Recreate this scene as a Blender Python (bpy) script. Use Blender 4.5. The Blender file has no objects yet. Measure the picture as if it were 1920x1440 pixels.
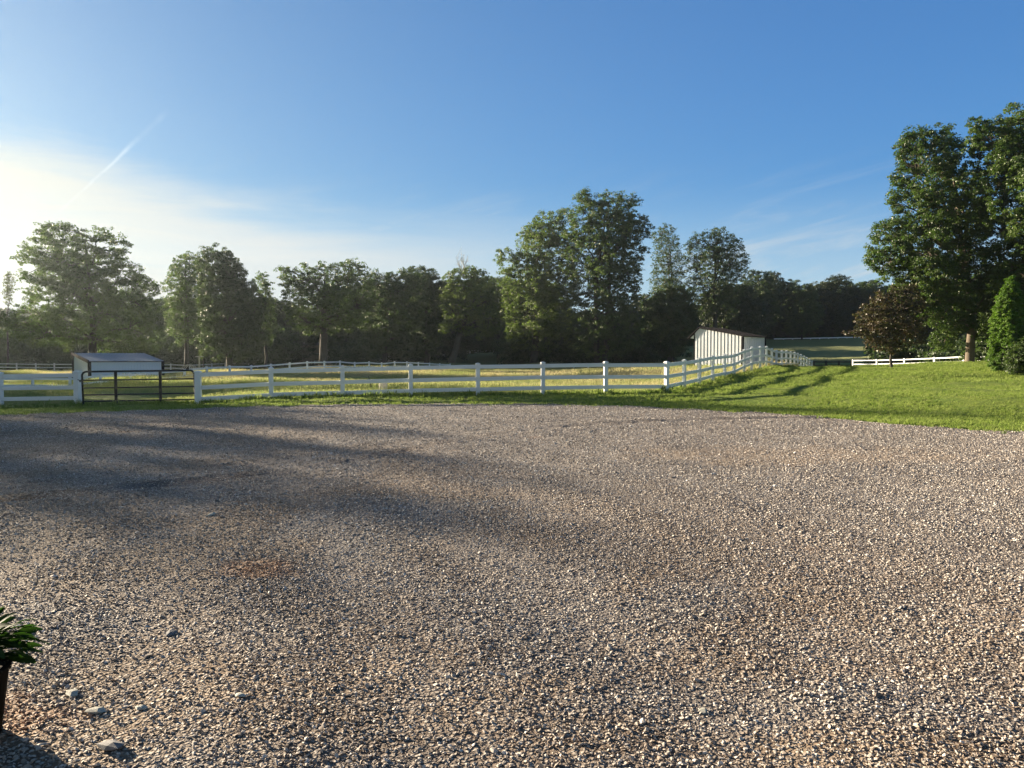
import bpy, bmesh, math
import numpy as np
from mathutils import Vector
R = math.radians
rng = np.random.default_rng(7)
C = bpy.context.scene.collection
# ------------------------------------------------------------------ camera
F = 1400.0; CAMH = 1.55; HORY = 670.0
PITCH = math.atan((720 - HORY) / F)
cam = bpy.data.cameras.new("camera"); camo = bpy.data.objects.new("camera", cam); C.objects.link(camo)
cam.sensor_width = 36; cam.lens = F / 1920 * 36; cam.clip_end = 3000; cam.clip_start = 0.05
camo.location = (0, 0, CAMH); camo.rotation_euler = (R(90) - PITCH, 0, 0)
bpy.context.scene.camera = camo
# ------------------------------------------------------------------ sun and sky
SUN_AZ, SUN_EL = -56.0, 12.5
sl = bpy.data.lights.new("sun", 'SUN'); sl.energy = 5.0; sl.angle = R(0.9); sl.color = (1.0, 0.84, 0.62)
so = bpy.data.objects.new("sun", sl); C.objects.link(so)
SD = Vector((math.sin(R(SUN_AZ)) * math.cos(R(SUN_EL)), math.cos(R(SUN_AZ)) * math.cos(R(SUN_EL)), math.sin(R(SUN_EL))))
so.rotation_euler = (-SD).to_track_quat('-Z', 'Y').to_euler()
EXPOSURE = 2.22
vs = bpy.context.scene.view_settings
vs.view_transform = 'Standard'; vs.look = 'None'; vs.gamma = 1; vs.exposure = EXPOSURE
W = bpy.data.worlds.new("World"); bpy.context.scene.world = W; W.use_nodes = True
SKY_STRENGTH = 0.05

class NT:
    """small helper to wire node trees"""
    def __init__(s, tree): s.t = tree; s.n = tree.nodes; s.l = tree.links
    def add(s, typ, ins=None, **kw):
        n = s.n.new(typ)
        for k, v in kw.items(): setattr(n, k, v)
        for k, v in (ins or {}).items():
            sock = n.inputs[k]
            if isinstance(v, bpy.types.NodeSocket): s.l.new(v, sock)
            else: sock.default_value = v
        return n
    def m(s, op, a, b=0.0, c=0.0, clamp=False):
        n = s.add('ShaderNodeMath', {0: a, 1: b, 2: c}, operation=op, use_clamp=clamp); return n.outputs[0]
    def sm(s, v, lo, hi):
        n = s.add('ShaderNodeMapRange', {'Value': v, 'From Min': lo, 'From Max': hi}, interpolation_type='SMOOTHSTEP'); return n.outputs[0]
    def mix(s, f, a, b, mode='MIX'):
        n = s.add('ShaderNodeMix', data_type='RGBA', blend_type=mode)
        for i, v in ((0, f), (6, a), (7, b)):
            if isinstance(v, bpy.types.NodeSocket): s.l.new(v, n.inputs[i])
            else: n.inputs[i].default_value = v if i == 0 else (*v[:3], 1)
        return n.outputs[2]
    def noise(s, vec, scale, detail=3, rough=.5, dist=0.0):
        return s.add('ShaderNodeTexNoise', {'Vector': vec, 'Scale': scale, 'Detail': detail, 'Roughness': rough, 'Distortion': dist}).outputs[0]

def build_world():
    t = NT(W.node_tree); t.n.clear()
    sky = t.add('ShaderNodeTexSky', sky_type='NISHITA', sun_disc=False, sun_elevation=R(SUN_EL), sun_rotation=R(SUN_AZ),
                air_density=1.0, dust_density=0.6, ozone_density=2.2, altitude=100)
    d = t.add('ShaderNodeTexCoord').outputs['Generated']
    xyz = t.add('ShaderNodeSeparateXYZ', {0: d}); X, Y, Z = xyz.outputs
    hor = t.m('SQRT', t.m('ADD', t.m('MULTIPLY', X, X), t.m('MULTIPLY', Y, Y)))
    te = t.m('DIVIDE', Z, hor)                      # tan of the elevation
    az = t.m('ARCTAN2', X, Y)                       # bearing, 0 straight ahead
    # streaky cirrus: noise stretched along the bearing
    sv = t.add('ShaderNodeCombineXYZ', {0: az, 1: t.m('MULTIPLY', te, 7.0), 2: 0.3}).outputs[0]
    n1 = t.noise(sv, 2.2, 7, .62, .6); n2 = t.noise(sv, 6.0, 6, .6, .4)
    slant = t.add('ShaderNodeCombineXYZ', {0: t.m('ADD', az, t.m('MULTIPLY', te, 1.5)), 1: t.m('MULTIPLY', t.m('SUBTRACT', te, t.m('MULTIPLY', az, .25)), 9.0), 2: 2.0}).outputs[0]
    n3 = t.noise(slant, 3.4, 8, .66, .5)
    top = t.m('ADD', .160, t.m('MULTIPLY', t.sm(az, -.15, -.68), .080))
    e = t.m('ADD', te, t.m('MULTIPLY', t.m('SUBTRACT', n1, .5), .10))
    low = t.sm(t.m('SUBTRACT', e, top), .035, -.035)
    fade = t.sm(az, .24, -.36)
    tex = t.m('ADD', .42, t.m('MULTIPLY', n2, .95), clamp=True)
    bank = t.m('MULTIPLY', t.m('MULTIPLY', low, fade), tex)
    w = t.m('MULTIPLY', t.sm(n3, .47, .75), t.m('MULTIPLY', t.sm(te, .27, .10), .55))
    mask = t.m('MAXIMUM', bank, w, clamp=True)
    # roll off the glare round the sun and deepen the clear blue
    base = t.mix(1.0, sky.outputs[0], (.78, 1.02, 1.42), 'MULTIPLY')
    lum = t.add('ShaderNodeRGBToBW', {0: base}).outputs[0]
    f = t.m('DIVIDE', 1.0, t.m('ADD', 1.0, t.m('MULTIPLY', lum, .17)))
    fv = t.add('ShaderNodeCombineXYZ', {0: f, 1: f, 2: f}).outputs[0]
    base = t.mix(1.0, base, fv, 'MULTIPLY')
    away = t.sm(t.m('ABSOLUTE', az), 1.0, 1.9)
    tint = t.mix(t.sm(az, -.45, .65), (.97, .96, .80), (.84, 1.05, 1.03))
    tint = t.mix(t.m('MAXIMUM', t.m('MULTIPLY', away, .9), t.sm(te, .85, 1.8)), tint, (1.02, .84, .60))  # sky behind the camera and overhead, out of view, warmed for neutral fill light
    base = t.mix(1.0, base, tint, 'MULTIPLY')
    base = t.mix(t.m('MULTIPLY', t.sm(te, .24, .02), .75), base, (3.5, 4.2, 4.7))
    # contrail: a straight streak, a line in (az, te)
    def ang(px, py):
        u = (px - 960) / F; v = (720 - py) / F
        y = math.cos(PITCH) + v * math.sin(PITCH); z = -math.sin(PITCH) + v * math.cos(PITCH)
        return math.atan2(u, y), z / math.hypot(u, y)
    a0, a1 = ang(108, 400), ang(318, 205)
    L = math.hypot(a1[0] - a0[0], a1[1] - a0[1]); ux, uy = (a1[0] - a0[0]) / L, (a1[1] - a0[1]) / L
    dx = t.m('SUBTRACT', az, a0[0]); dy = t.m('SUBTRACT', te, a0[1])
    al = t.m('ADD', t.m('MULTIPLY', dx, ux), t.m('MULTIPLY', dy, uy))
    ac = t.m('ABSOLUTE', t.m('ADD', t.m('SUBTRACT', t.m('MULTIPLY', dy, ux), t.m('MULTIPLY', dx, uy)), t.m('MULTIPLY', t.m('SUBTRACT', n2, .5), .004)))
    core = t.sm(ac, t.m('ADD', .0027, t.m('MULTIPLY', t.sm(al, L * .45, L * .8), .0028)), 0.0)
    breaks = t.sm(t.noise(t.add('ShaderNodeCombineXYZ', {0: al}).outputs[0], 17, 4), .40, .62)
    ends = t.m('MULTIPLY', t.sm(al, -.005, .02), t.sm(al, L * 1.04, L * .74))
    trail = t.m('MULTIPLY', t.m('MULTIPLY', core, ends), t.m('ADD', .05, t.m('MULTIPLY', breaks, .27)))
    # cloud brightness follows the sky behind it, warmer towards the sun
    glow = t.sm(az, -.25, -.95)
    cl = t.mix(glow, (4.2, 4.1, 3.9), (4.7, 4.15, 3.2))
    cl = t.mix(t.sm(te, .12, .0), cl, (4.5, 4.1, 3.55))
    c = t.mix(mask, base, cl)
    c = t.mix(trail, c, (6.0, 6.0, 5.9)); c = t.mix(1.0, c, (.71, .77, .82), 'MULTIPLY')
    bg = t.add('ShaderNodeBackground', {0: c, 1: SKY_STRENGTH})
    o = t.add('ShaderNodeOutputWorld'); t.l.new(bg.outputs[0], o.inputs[0])
build_world()
bpy.context.scene.cycles.max_bounces = 6
bpy.context.scene.cycles.transparent_max_bounces = 4
bpy.context.scene.cycles.volume_bounces = 0

# ------------------------------------------------------------------ helpers
def ray(px, py):
    u = (px - 960) / F; v = (720 - py) / F
    return np.array([u, math.cos(PITCH) + v * math.sin(PITCH), -math.sin(PITCH) + v * math.cos(PITCH)])
def P(px, py, Y):
    """point at distance Y ahead seen at a photo position"""
    r = ray(px, py); return np.array([0, 0, CAMH]) + r * (Y / r[1])
def XY(px, Y): return P(px, HORY, Y)[0]

def tag(o, label=None, cat=None, group=None, kind=None):
    if label: o['label'] = label
    if cat: o['category'] = cat
    if group: o['group'] = group
    if kind: o['kind'] = kind
    return o
def empty(name, loc=(0, 0, 0), rz=0, **kw):
    o = bpy.data.objects.new(name, None); C.objects.link(o); o.location = tuple(float(a) for a in loc); o.rotation_euler.z = rz
    o.empty_display_size = .2
    return tag(o, **kw)
def mesh_obj(name, V, Fc, mat, parent=None, smooth=False, link=True, attrs=None):
    """V (n,3) array; Fc (m,k) array or list of arrays of faces"""
    me = bpy.data.meshes.new(name)
    V = np.asarray(V, dtype=np.float32)
    blocks = [np.asarray(f, dtype=np.int32) for f in (Fc if isinstance(Fc, list) else [Fc]) if len(f)]
    me.vertices.add(len(V)); me.vertices.foreach_set('co', V.ravel())
    loops = np.concatenate([b.ravel() for b in blocks]) if blocks else np.zeros(0, np.int32)
    tot = np.concatenate([np.full(len(b), b.shape[1], np.int32) for b in blocks]) if blocks else np.zeros(0, np.int32)
    if len(loops):
        me.loops.add(len(loops)); me.loops.foreach_set('vertex_index', loops)
        me.polygons.add(len(tot)); st = np.concatenate([[0], np.cumsum(tot)[:-1]]).astype(np.int32)
        me.polygons.foreach_set('loop_start', st); me.polygons.foreach_set('loop_total', tot)
        me.polygons.foreach_set('use_smooth', np.full(len(tot), smooth))
    for k, (dom, typ, arr) in (attrs or {}).items():
        a = me.attributes.new(k, typ, dom)
        a.data.foreach_set('vector' if typ == 'FLOAT_VECTOR' else 'value', np.asarray(arr, np.float32).ravel())
    me.update(calc_edges=True)
    if mat is not None: me.materials.append(mat)
    o = bpy.data.objects.new(name, me)
    if link: C.objects.link(o)
    if parent is not None:
        o.parent = parent
        o.matrix_parent_inverse.identity()
    return o

class MB:
    """collects boxes, bars and tubes into one mesh"""
    def __init__(s): s.V = []; s.Q = []; s.T = []; s.n = 0
    def raw(s, V, Q=None, T=None):
        V = np.asarray(V, float)
        s.V.append(V)
        if Q is not None and len(Q): s.Q.append(np.asarray(Q) + s.n)
        if T is not None and len(T): s.T.append(np.asarray(T) + s.n)
        s.n += len(V)
    def frame(s, a, b, wid, hgt, up=(0, 0, 1), bev=0.0):
        """bar from a to b: wid across, hgt along up, chamfered edges"""
        a = np.array(a, float); b = np.array(b, float); d = b - a; d /= np.linalg.norm(d)
        up = np.array(up, float); side = np.cross(d, up); side /= np.linalg.norm(side); u = np.cross(side, d)
        w, h = wid / 2, hgt / 2
        if bev > 0:
            c = bev
            pr = [(-w, -h + c), (-w + c, -h), (w - c, -h), (w, -h + c), (w, h - c), (w - c, h), (-w + c, h), (-w, h - c)]
        else: pr = [(-w, -h), (w, -h), (w, h), (-w, h)]
        k = len(pr)
        V = [p + side * x + u * y for p in (a, b) for x, y in pr]
        Q = [(i, (i + 1) % k, k + (i + 1) % k, k + i) for i in range(k)]
        base = s.n
        s.raw(V, Q)
        # caps as quads
        def cap(o, flip):
            if k == 4: f = [(o, o + 1, o + 2, o + 3)]
            else: f = [(o, o + 1, o + 2, o + 3), (o, o + 3, o + 4, o + 7), (o + 4, o + 5, o + 6, o + 7)]
            return [t[::-1] for t in f] if flip else f
        s.Q.append(np.array(cap(base, True) + cap(base + k, False)))
    def box(s, lo, hi):
        x0, y0, z0 = lo; x1, y1, z1 = hi
        s.raw([(x0, y0, z0), (x1, y0, z0), (x1, y1, z0), (x0, y1, z0), (x0, y0, z1), (x1, y0, z1), (x1, y1, z1), (x0, y1, z1)],
              [(3, 2, 1, 0), (4, 5, 6, 7), (0, 1, 5, 4), (1, 2, 6, 5), (2, 3, 7, 6), (3, 0, 4, 7)])
    def tube(s, pts, rad, k=6):
        pts = np.asarray(pts, float); rad = np.broadcast_to(np.asarray(rad, float), (len(pts),))
        V = []
        t = np.gradient(pts, axis=0); t /= np.linalg.norm(t, axis=1)[:, None] + 1e-9
        ref = np.array([0.31, 0.2, 1.0]) if abs(t[0][2]) < .9 else np.array([1.0, .1, 0])
        for p, r, d in zip(pts, rad, t):
            a = np.cross(d, ref); a /= np.linalg.norm(a); b = np.cross(d, a)
            ang = np.arange(k) * 2 * np.pi / k
            V.append(p + r * (np.cos(ang)[:, None] * a + np.sin(ang)[:, None] * b))
        Q = [(i * k + j, i * k + (j + 1) % k, (i + 1) * k + (j + 1) % k, (i + 1) * k + j) for i in range(len(pts) - 1) for j in range(k)]
        base = s.n
        s.raw(np.concatenate(V), Q)
        T = [(base, base + j + 1, base + j) for j in range(1, k - 1)]
        e = base + (len(pts) - 1) * k
        T += [(e, e + j, e + j + 1) for j in range(1, k - 1)]
        s.T.append(np.array(T))
    def build(s, name, mat, parent=None, smooth=False, link=True):
        return mesh_obj(name, np.concatenate(s.V), [np.concatenate(x) for x in (s.Q, s.T) if x], mat, parent, smooth, link)

# ------------------------------------------------------------------ terrain
def zof(px, py, Y): return float(P(px, py, Y)[2])
cp = []   # x, y, z control points
for x in (-45, -30, -18, -9, 0, 9, 18, 30):
    for y in (-12, -4, 4, 10, 15): cp.append((x, y, 0.0 if abs(x) < 20 else 0.0))
for x, y in ((-30, 18), (-20, 18), (-12, 20), (-6, 21.5), (0, 23), (5, 22), (8, 19), (10, 15)): cp.append((x, y, 0))
EDGE = [(-60, 10.0), (-45, 13.0), (-30, 17.2), (-20, 19.3), (-13.9, 20.3), (-11.7, 21.5), (-9.2, 23.0), (-6.3, 24.3), (-2.8, 24.8), (.7, 24.8), (4.0, 23.6), (6.7, 21.3), (8.5, 18.5), (9.8, 16.3), (10.8, 15.4), (13.5, 13.2), (17, 9.5), (20, 4), (22, -4), (23, -14)]
for x, y in EDGE[3:16]: cp.append((x, y, 0.0))
for px, py, Y in [(0, 768, 24.9), (145, 762, 25.27), (258, 760, 25.6), (371, 758, 25.9), (508, 748, 26.3), (642, 743, 26.7), (770, 741, 27.1), (896, 741, 27.5), (1018, 740, 27.9), (1136, 739, 28.3), (1250, 737, 28.7),
                  (1283, 731, 31.3), (1311, 722, 33.6), (1337, 714, 35.9), (1358, 708, 38.2), (1377, 705, 40.5), (1395, 700, 42.8), (1409, 696.5, 45), (1425, 692, 47.1), (1437, 689, 49.2), (1447, 688.5, 51.3), (1466, 688, 55.6), (1482, 688.5, 59.8), (1496, 692, 64), (1507, 695, 68.3), (1522, 702, 74.6),
                  (1304, 691.7, 53.5), (1390, 695, 51), (1430, 690, 54),
                  (1671, 690, 43), (1818, 678.5, 52), (1760, 682.5, 50), (1700, 687, 50), (1650, 689.5, 48), (1860, 678, 54), (1878, 690, 40), (1910, 690, 38), (1740, 700, 36), (1600, 690, 46), (1550, 690, 50), (1500, 692, 46), (1640, 720, 30), (1800, 728, 27), (1900, 740, 23), (1480, 725, 31), (1400, 730, 30), (1900, 715, 31),
                  (1600, 692, 60), (1600, 698, 75), (1700, 693, 68), (1807, 690, 62), (1900, 684, 60), (1560, 697, 80),
                  (168, 717, 62), (136, 712, 66), (301, 713, 66), (61, 738, 46), (-40, 745, 44), (190, 725, 52), (300, 712, 58), (400, 702, 64), (508, 701, 70), (637, 694, 77.7), (740, 693, 88), (844, 696, 97), (700, 715, 50), (900, 715, 50), (1100, 713, 50), (600, 735, 35), (900, 733, 35), (1150, 731, 36), (300, 748, 33), (1200, 708, 46), (1000, 702, 75), (1200, 700, 75), (1400, 698, 75),
                  (31, 697, 97), (200, 697, 97), (355, 697, 98), (483, 690, 112), (924, 697, 110), (1103, 698, 100), (1250, 697, 90),
                  (600, 684, 130), (783, 675, 150), (941, 661, 150), (845, 678, 106), (1000, 679, 112), (1100, 680, 105), (1250, 680, 115), (1340, 678, 112),
                  (1450, 675, 100), (1550, 676, 100), (1450, 650, 130), (1550, 650, 130), (1450, 635.5, 150), (1570, 632.5, 150), (1700, 632, 150), (1900, 640, 130), (1250, 655, 140), (1300, 640, 160)]:
    q = P(px, py, Y); cp.append((q[0], q[1], q[2]))
for x in range(-260, 301, 40):
    for y, z in ((200, 1), (260, 2), (330, 3), (600, 5), (1200, 6)):
        zz = z + (5.5 if x > 20 else (3.0 if x > -20 else 0)) * (1 if y < 300 else 1.3)
        cp.append((x * (1 + (y - 200) / 400), y, zz))
for x in (-90, -130, -200, -260):
    for y in (-20, 20, 60, 100, 150): cp.append((x, y, -.3 if y < 120 else .2))
for x in (60, 90, 130, 200, 280):
    for y in (-20, 20, 60, 100, 140): cp.append((x, y, .6 + y * .02))
cp = np.array(cp)
def hgt(x, y):
    x = np.atleast_1d(np.asarray(x, float)); y = np.atleast_1d(np.asarray(y, float)); out = np.empty(len(x))
    for i in range(0, len(x), 20000):
        X = x[i:i + 20000, None]; Yy = y[i:i + 20000, None]
        s = 0.035 * np.maximum(np.abs(Yy), 12) + 0.02 * np.abs(X)
        d2 = (X - cp[:, 0]) ** 2 + (Yy - cp[:, 1]) ** 2 + s * s
        w = d2 ** -2.0
        out[i:i + 20000] = (w * cp[:, 2]).sum(1) / w.sum(1)
    return out
def h1(x, y): return float(hgt(x, y)[0])
EX = np.array([e[0] for e in EDGE]); EY = np.array([e[1] for e in EDGE])
def wob(x):
    return .20 * np.sin(x * 1.9) + .17 * np.sin(x * 4.7 + 1) + .13 * np.sin(x * 9.3 + 2 * np.sin(x * 1.3)) + .08 * np.sin(x * 23 + .5)
def edge_y(x): return np.interp(x, EX, EY) + wob(np.asarray(x)) * .8

# ------------------------------------------------------------------ materials
def mat(name):
    m = bpy.data.materials.new(name); m.use_nodes = True; t = NT(m.node_tree); t.n.clear()
    o = t.add('ShaderNodeOutputMaterial'); return m, t, o
def princ(t, o, col, rough=.7, bump=None, bstr=.3, bdist=.02, metal=0.0, spec=.4):
    ins = {'Base Color': col if isinstance(col, bpy.types.NodeSocket) else (*col, 1), 'Roughness': rough, 'Metallic': metal, 'Specular IOR Level': spec}
    p = t.add('ShaderNodeBsdfPrincipled', ins)
    if bump is not None:
        b = t.add('ShaderNodeBump', {'Height': bump, 'Strength': bstr, 'Distance': bdist}); t.l.new(b.outputs[0], p.inputs['Normal'])
    t.l.new(p.outputs[0], o.inputs[0]); return p
def geo(t): return t.add('ShaderNodeNewGeometry').outputs['Position']
def simple(name, col, rough=.6, var=.12, scale=3.0, bstr=.0, metal=0.0, spec=.4):
    m, t, o = mat(name); g = geo(t); n = t.noise(g, scale, 5, .6)
    c = t.mix(n, tuple(a * (1 - var) for a in col), tuple(min(1, a * (1 + var)) for a in col))
    princ(t, o, c, rough, t.noise(g, scale * 12, 3) if bstr else None, bstr, .01, metal, spec); return m

def leaf_mat(name, a, b, trans=.35, rough=.5, back=None, spec=.35):
    m, t, o = mat(name)
    f = t.add('ShaderNodeAttribute', attribute_name='tint').outputs['Fac']
    c = t.mix(f, a, b)
    c = t.mix(t.sm(t.noise(geo(t), .35, 2), .35, .7), c, tuple(x * .72 for x in a))
    if back is not None:
        c = t.mix(t.m('MULTIPLY', t.add('ShaderNodeNewGeometry').outputs['Backfacing'], .85), c, back)
    p = t.add('ShaderNodeBsdfPrincipled', {'Base Color': c, 'Roughness': rough, 'Specular IOR Level': spec})
    tc = t.mix(.5, c, (a[0] * 2.0, a[1] * 2.3, a[2] * .8)) if back is None else c
    tr = t.add('ShaderNodeBsdfTranslucent', {'Color': tc})
    mx = t.add('ShaderNodeMixShader', {0: trans}); t.l.new(p.outputs[0], mx.inputs[1]); t.l.new(tr.outputs[0], mx.inputs[2])
    t.l.new(mx.outputs[0], o.inputs[0]); return m

M = {}
M['white'] = simple('white_vinyl', (.72, .745, .745), .42, .13, 1.4)
M['greyrail'] = simple('weathered_rail', (.46, .47, .46), .6, .15, 2.0)
M['brownrail'] = simple('brown_wood_rail', (.16, .125, .09), .8, .3, 3.0)
M['blackrail'] = simple('dark_stained_rail', (.035, .03, .026), .6, .3, 3.0)
M['blackmetal'] = simple('black_painted_steel', (.012, .013, .015), .35, .2, 5.0)
M['trim'] = simple('dark_metal_trim', (.012, .013, .017), .85, .2, 3.0, spec=.08)
M['shedwhite'] = simple('white_ribbed_metal', (.60, .63, .67), .45, .09, 1.2)
M['shedblue'] = simple('pale_ribbed_metal', (.60, .68, .76), .45, .07, 1.0)
M['roofgrey'] = simple('grey_metal_roof', (.27, .32, .38), .9, .12, 1.5, spec=.05)
M['roofdark'] = simple('dark_brown_metal_roof', (.022, .020, .022), .85, .2, 1.5, spec=.1)
M['interior'] = simple('shadowy_boards', (.12, .09, .06), .9, .3, 4)
M['bark'] = simple('grey_bark', (.06, .052, .045), .95, .45, 2.2, .8)
M['barklight'] = simple('pale_brown_bark', (.115, .092, .068), .95, .35, 2.6, .8)
M['stump'] = simple('bleached_wood', (.55, .5, .42), .9, .3, 6, .5)
M['stone_wall'] = simple('house_stone', (.24, .21, .17), .9, .4, 1.8, .5)
M['shingle'] = simple('grey_shingles', (.09, .09, .09), .9, .3, 2.5, .5)
M['window'] = simple('dark_window', (.03, .035, .04), .15, .1, 2)
M['pot'] = simple('black_planter', (.003, .003, .003), .8, .3, 8, spec=.05)
M['soil'] = simple('potting_soil', (.035, .025, .018), 1, .4, 30, .5)
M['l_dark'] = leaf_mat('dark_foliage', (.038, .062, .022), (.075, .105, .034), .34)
M['l_mid'] = leaf_mat('mid_foliage', (.050, .082, .024), (.10, .135, .038), .38)
M['l_light'] = leaf_mat('light_foliage', (.070, .105, .028), (.14, .17, .045), .42)
M['l_maple'] = leaf_mat('maple_foliage', (.045, .080, .020), (.11, .15, .038), .38, .42)
M['l_mag'] = leaf_mat('magnolia_foliage', (.06, .082, .022), (.125, .105, .035), .25, .42, (.055, .034, .018), .3)
M['l_thuja'] = leaf_mat('arborvitae_foliage', (.075, .15, .014), (.14, .22, .022), .32, .6)
M['l_pot'] = leaf_mat('planter_foliage', (.017, .042, .009), (.038, .08, .016), .38, .65, None, .08)
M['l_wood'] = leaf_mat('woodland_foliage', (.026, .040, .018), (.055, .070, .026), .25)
M['l_olive'] = leaf_mat('olive_foliage', (.060, .072, .022), (.12, .125, .04), .35)

def ground_mat():
    m, t, o = mat('meadow_and_lawn'); g = geo(t)
    s = t.add('ShaderNodeSeparateXYZ', {0: g}); X, Y, Z = s.outputs
    big = t.noise(g, .10, 4, .6); mid = t.noise(g, .8, 5, .65); fine = t.noise(g, 14, 4, .7)
    lawn = t.mix(t.sm(mid, .35, .68), (.085, .135, .018), (.17, .215, .035))
    lawn = t.mix(t.m('MULTIPLY', t.sm(fine, .4, .8), .5), lawn, (.17, .20, .05)); lawn = t.mix(t.m('MULTIPLY', t.sm(t.noise(g, .35, 5, .7), .56, .68), .5), lawn, (.20, .17, .07))
    dry = t.mix(t.sm(mid, .3, .7), (.22, .20, .10), (.38, .33, .19))
    green = t.mix(t.sm(mid, .3, .7), (.10, .15, .035), (.19, .22, .06))
    field = t.mix(t.m('MULTIPLY', t.sm(t.noise(g, .13, 4, .6), .44, .58), t.sm(t.m('ADD', Y, t.m('MULTIPLY', X, .8)), 32, 41)), green, dry)  # near the fence held to the darker green, partly standing in for shade
    isfield = t.m('MULTIPLY', t.sm(t.m('SUBTRACT', t.m('MULTIPLY', Y, .55), X), 9.2, 10.2), t.sm(t.m('SUBTRACT', Y, t.m('MULTIPLY', X, .165)), 27.3, 28.1))
    c = t.mix(isfield, lawn, field)
    # pasture slope and woodland floor further out
    slope = t.mix(mid, (.17, .19, .075), (.23, .24, .10))
    c = t.mix(t.sm(Y, 88, 98), c, slope)
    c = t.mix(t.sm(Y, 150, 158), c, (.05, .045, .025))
    # worn soil by the gravel
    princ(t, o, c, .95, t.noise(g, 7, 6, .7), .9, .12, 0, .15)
    return m
M['ground'] = ground_mat()

def gravel_color(t, g):
    """colour of the lot: grey crushed stone, tan fines, a few rusty patches"""
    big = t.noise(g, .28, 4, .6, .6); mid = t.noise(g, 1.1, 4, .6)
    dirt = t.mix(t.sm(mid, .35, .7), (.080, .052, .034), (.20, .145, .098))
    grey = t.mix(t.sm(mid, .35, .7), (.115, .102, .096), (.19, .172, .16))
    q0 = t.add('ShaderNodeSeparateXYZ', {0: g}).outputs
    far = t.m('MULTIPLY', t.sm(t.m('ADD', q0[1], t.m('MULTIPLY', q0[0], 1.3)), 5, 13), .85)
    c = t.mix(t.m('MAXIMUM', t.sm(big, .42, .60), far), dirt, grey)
    warp = t.m('SUBTRACT', t.noise(g, 1.6, 3, .6), .5)
    sx = t.add('ShaderNodeSeparateXYZ', {0: g}).outputs
    def spot(cx, cy, rx, ry):
        a = t.m('DIVIDE', t.m('SUBTRACT', sx[0], cx), rx); b = t.m('DIVIDE', t.m('SUBTRACT', sx[1], cy), ry)
        d = t.m('ADD', t.m('SQRT', t.m('ADD', t.m('MULTIPLY', a, a), t.m('MULTIPLY', b, b))), t.m('MULTIPLY', warp, 1.6))
        return t.sm(d, 1.0, .45)
    rust = t.m('MULTIPLY', t.sm(t.noise(g, .55, 3, .5, .4), .68, .76), .8)
    for q in ((-1.86, 5.4, .42, .28), (-2.25, 3.1, .5, .3)): rust = t.m('MAXIMUM', rust, spot(*q))
    tan = t.m('MULTIPLY', spot(4.6, 11.8, 3.6, 1.5), .8)
    c = t.mix(t.m('MULTIPLY', tan, .7), c, (.27, .20, .13))
    c = t.mix(t.m('MULTIPLY', rust, .55), c, (.26, .13, .06))
    return c, big, mid, t.m('MAXIMUM', rust, t.m('MULTIPLY', tan, .12))
def gravel_base_mat():
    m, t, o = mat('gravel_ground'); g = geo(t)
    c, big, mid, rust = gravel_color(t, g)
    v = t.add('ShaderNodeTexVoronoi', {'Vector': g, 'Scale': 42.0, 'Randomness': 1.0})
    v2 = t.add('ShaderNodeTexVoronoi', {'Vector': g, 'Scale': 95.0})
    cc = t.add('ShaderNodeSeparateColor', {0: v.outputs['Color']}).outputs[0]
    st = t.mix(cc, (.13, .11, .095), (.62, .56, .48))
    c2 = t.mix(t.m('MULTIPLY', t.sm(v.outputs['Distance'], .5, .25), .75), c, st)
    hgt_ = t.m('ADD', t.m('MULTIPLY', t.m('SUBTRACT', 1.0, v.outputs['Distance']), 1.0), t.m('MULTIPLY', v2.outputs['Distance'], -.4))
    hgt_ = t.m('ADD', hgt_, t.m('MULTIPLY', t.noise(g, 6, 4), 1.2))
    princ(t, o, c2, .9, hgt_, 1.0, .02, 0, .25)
    return m
M['gravel'] = gravel_base_mat()
def base_x(t, g):
    q = t.add('ShaderNodeSeparateXYZ', {0: g}).outputs; return t.m('ADD', q[1], t.m('MULTIPLY', q[0], 1.3))
def stone_mat():
    m, t, o = mat('crushed_stone'); g = geo(t)
    r = t.add('ShaderNodeObjectInfo').outputs['Random']
    cr = t.add('ShaderNodeValToRGB', {0: r}); e = cr.color_ramp.elements
    e[0].position = 0; e[0].color = (.10, .08, .066, 1); e[1].position = 1; e[1].color = (.78, .73, .67, 1)
    for p, c in ((.25, (.23, .185, .15)), (.6, (.40, .355, .31)), (.88, (.58, .535, .48))):
        x = e.new(p); x.color = (*c, 1)
    base, big, mid, rust = gravel_color(t, g)
    c = t.mix(t.m('MULTIPLY', t.m('MULTIPLY', t.sm(big, .60, .42), t.sm(base_x(t, g), 13, 5)), .4), cr.outputs[0], (.34, .25, .17))
    c = t.mix(t.m('MULTIPLY', rust, .6), c, (.48, .23, .10))
    c = t.mix(t.m('MULTIPLY', t.noise(g, 60, 3), .22), c, (.14, .125, .11))
    princ(t, o, c, .75, None, spec=.35)
    return m
M['stone'] = stone_mat()
def blade_mat(name, cols, sc, trans=.4, far=False):
    m, t, o = mat(name); g = geo(t)
    n = t.noise(g, sc, 4, .6); r = t.add('ShaderNodeObjectInfo').outputs['Random']
    a = t.mix(t.sm(n, .40, .58), cols[0], cols[1])
    if far:
        q = t.add('ShaderNodeSeparateXYZ', {0: g}).outputs; a = t.mix(t.sm(t.m('ADD', q[1], t.m('MULTIPLY', q[0], .8)), 41, 32), a, cols[0])  # only green stalks near the fence, their darker tone doubling as shade
    c = t.mix(t.m('MULTIPLY', r, .55), a, cols[2])
    d = t.add('ShaderNodeBsdfDiffuse', {0: c}); tr = t.add('ShaderNodeBsdfTranslucent', {0: c})
    mx = t.add('ShaderNodeMixShader', {0: trans}); t.l.new(d.outputs[0], mx.inputs[1]); t.l.new(tr.outputs[0], mx.inputs[2]); t.l.new(mx.outputs[0], o.inputs[0])
    return m
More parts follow.
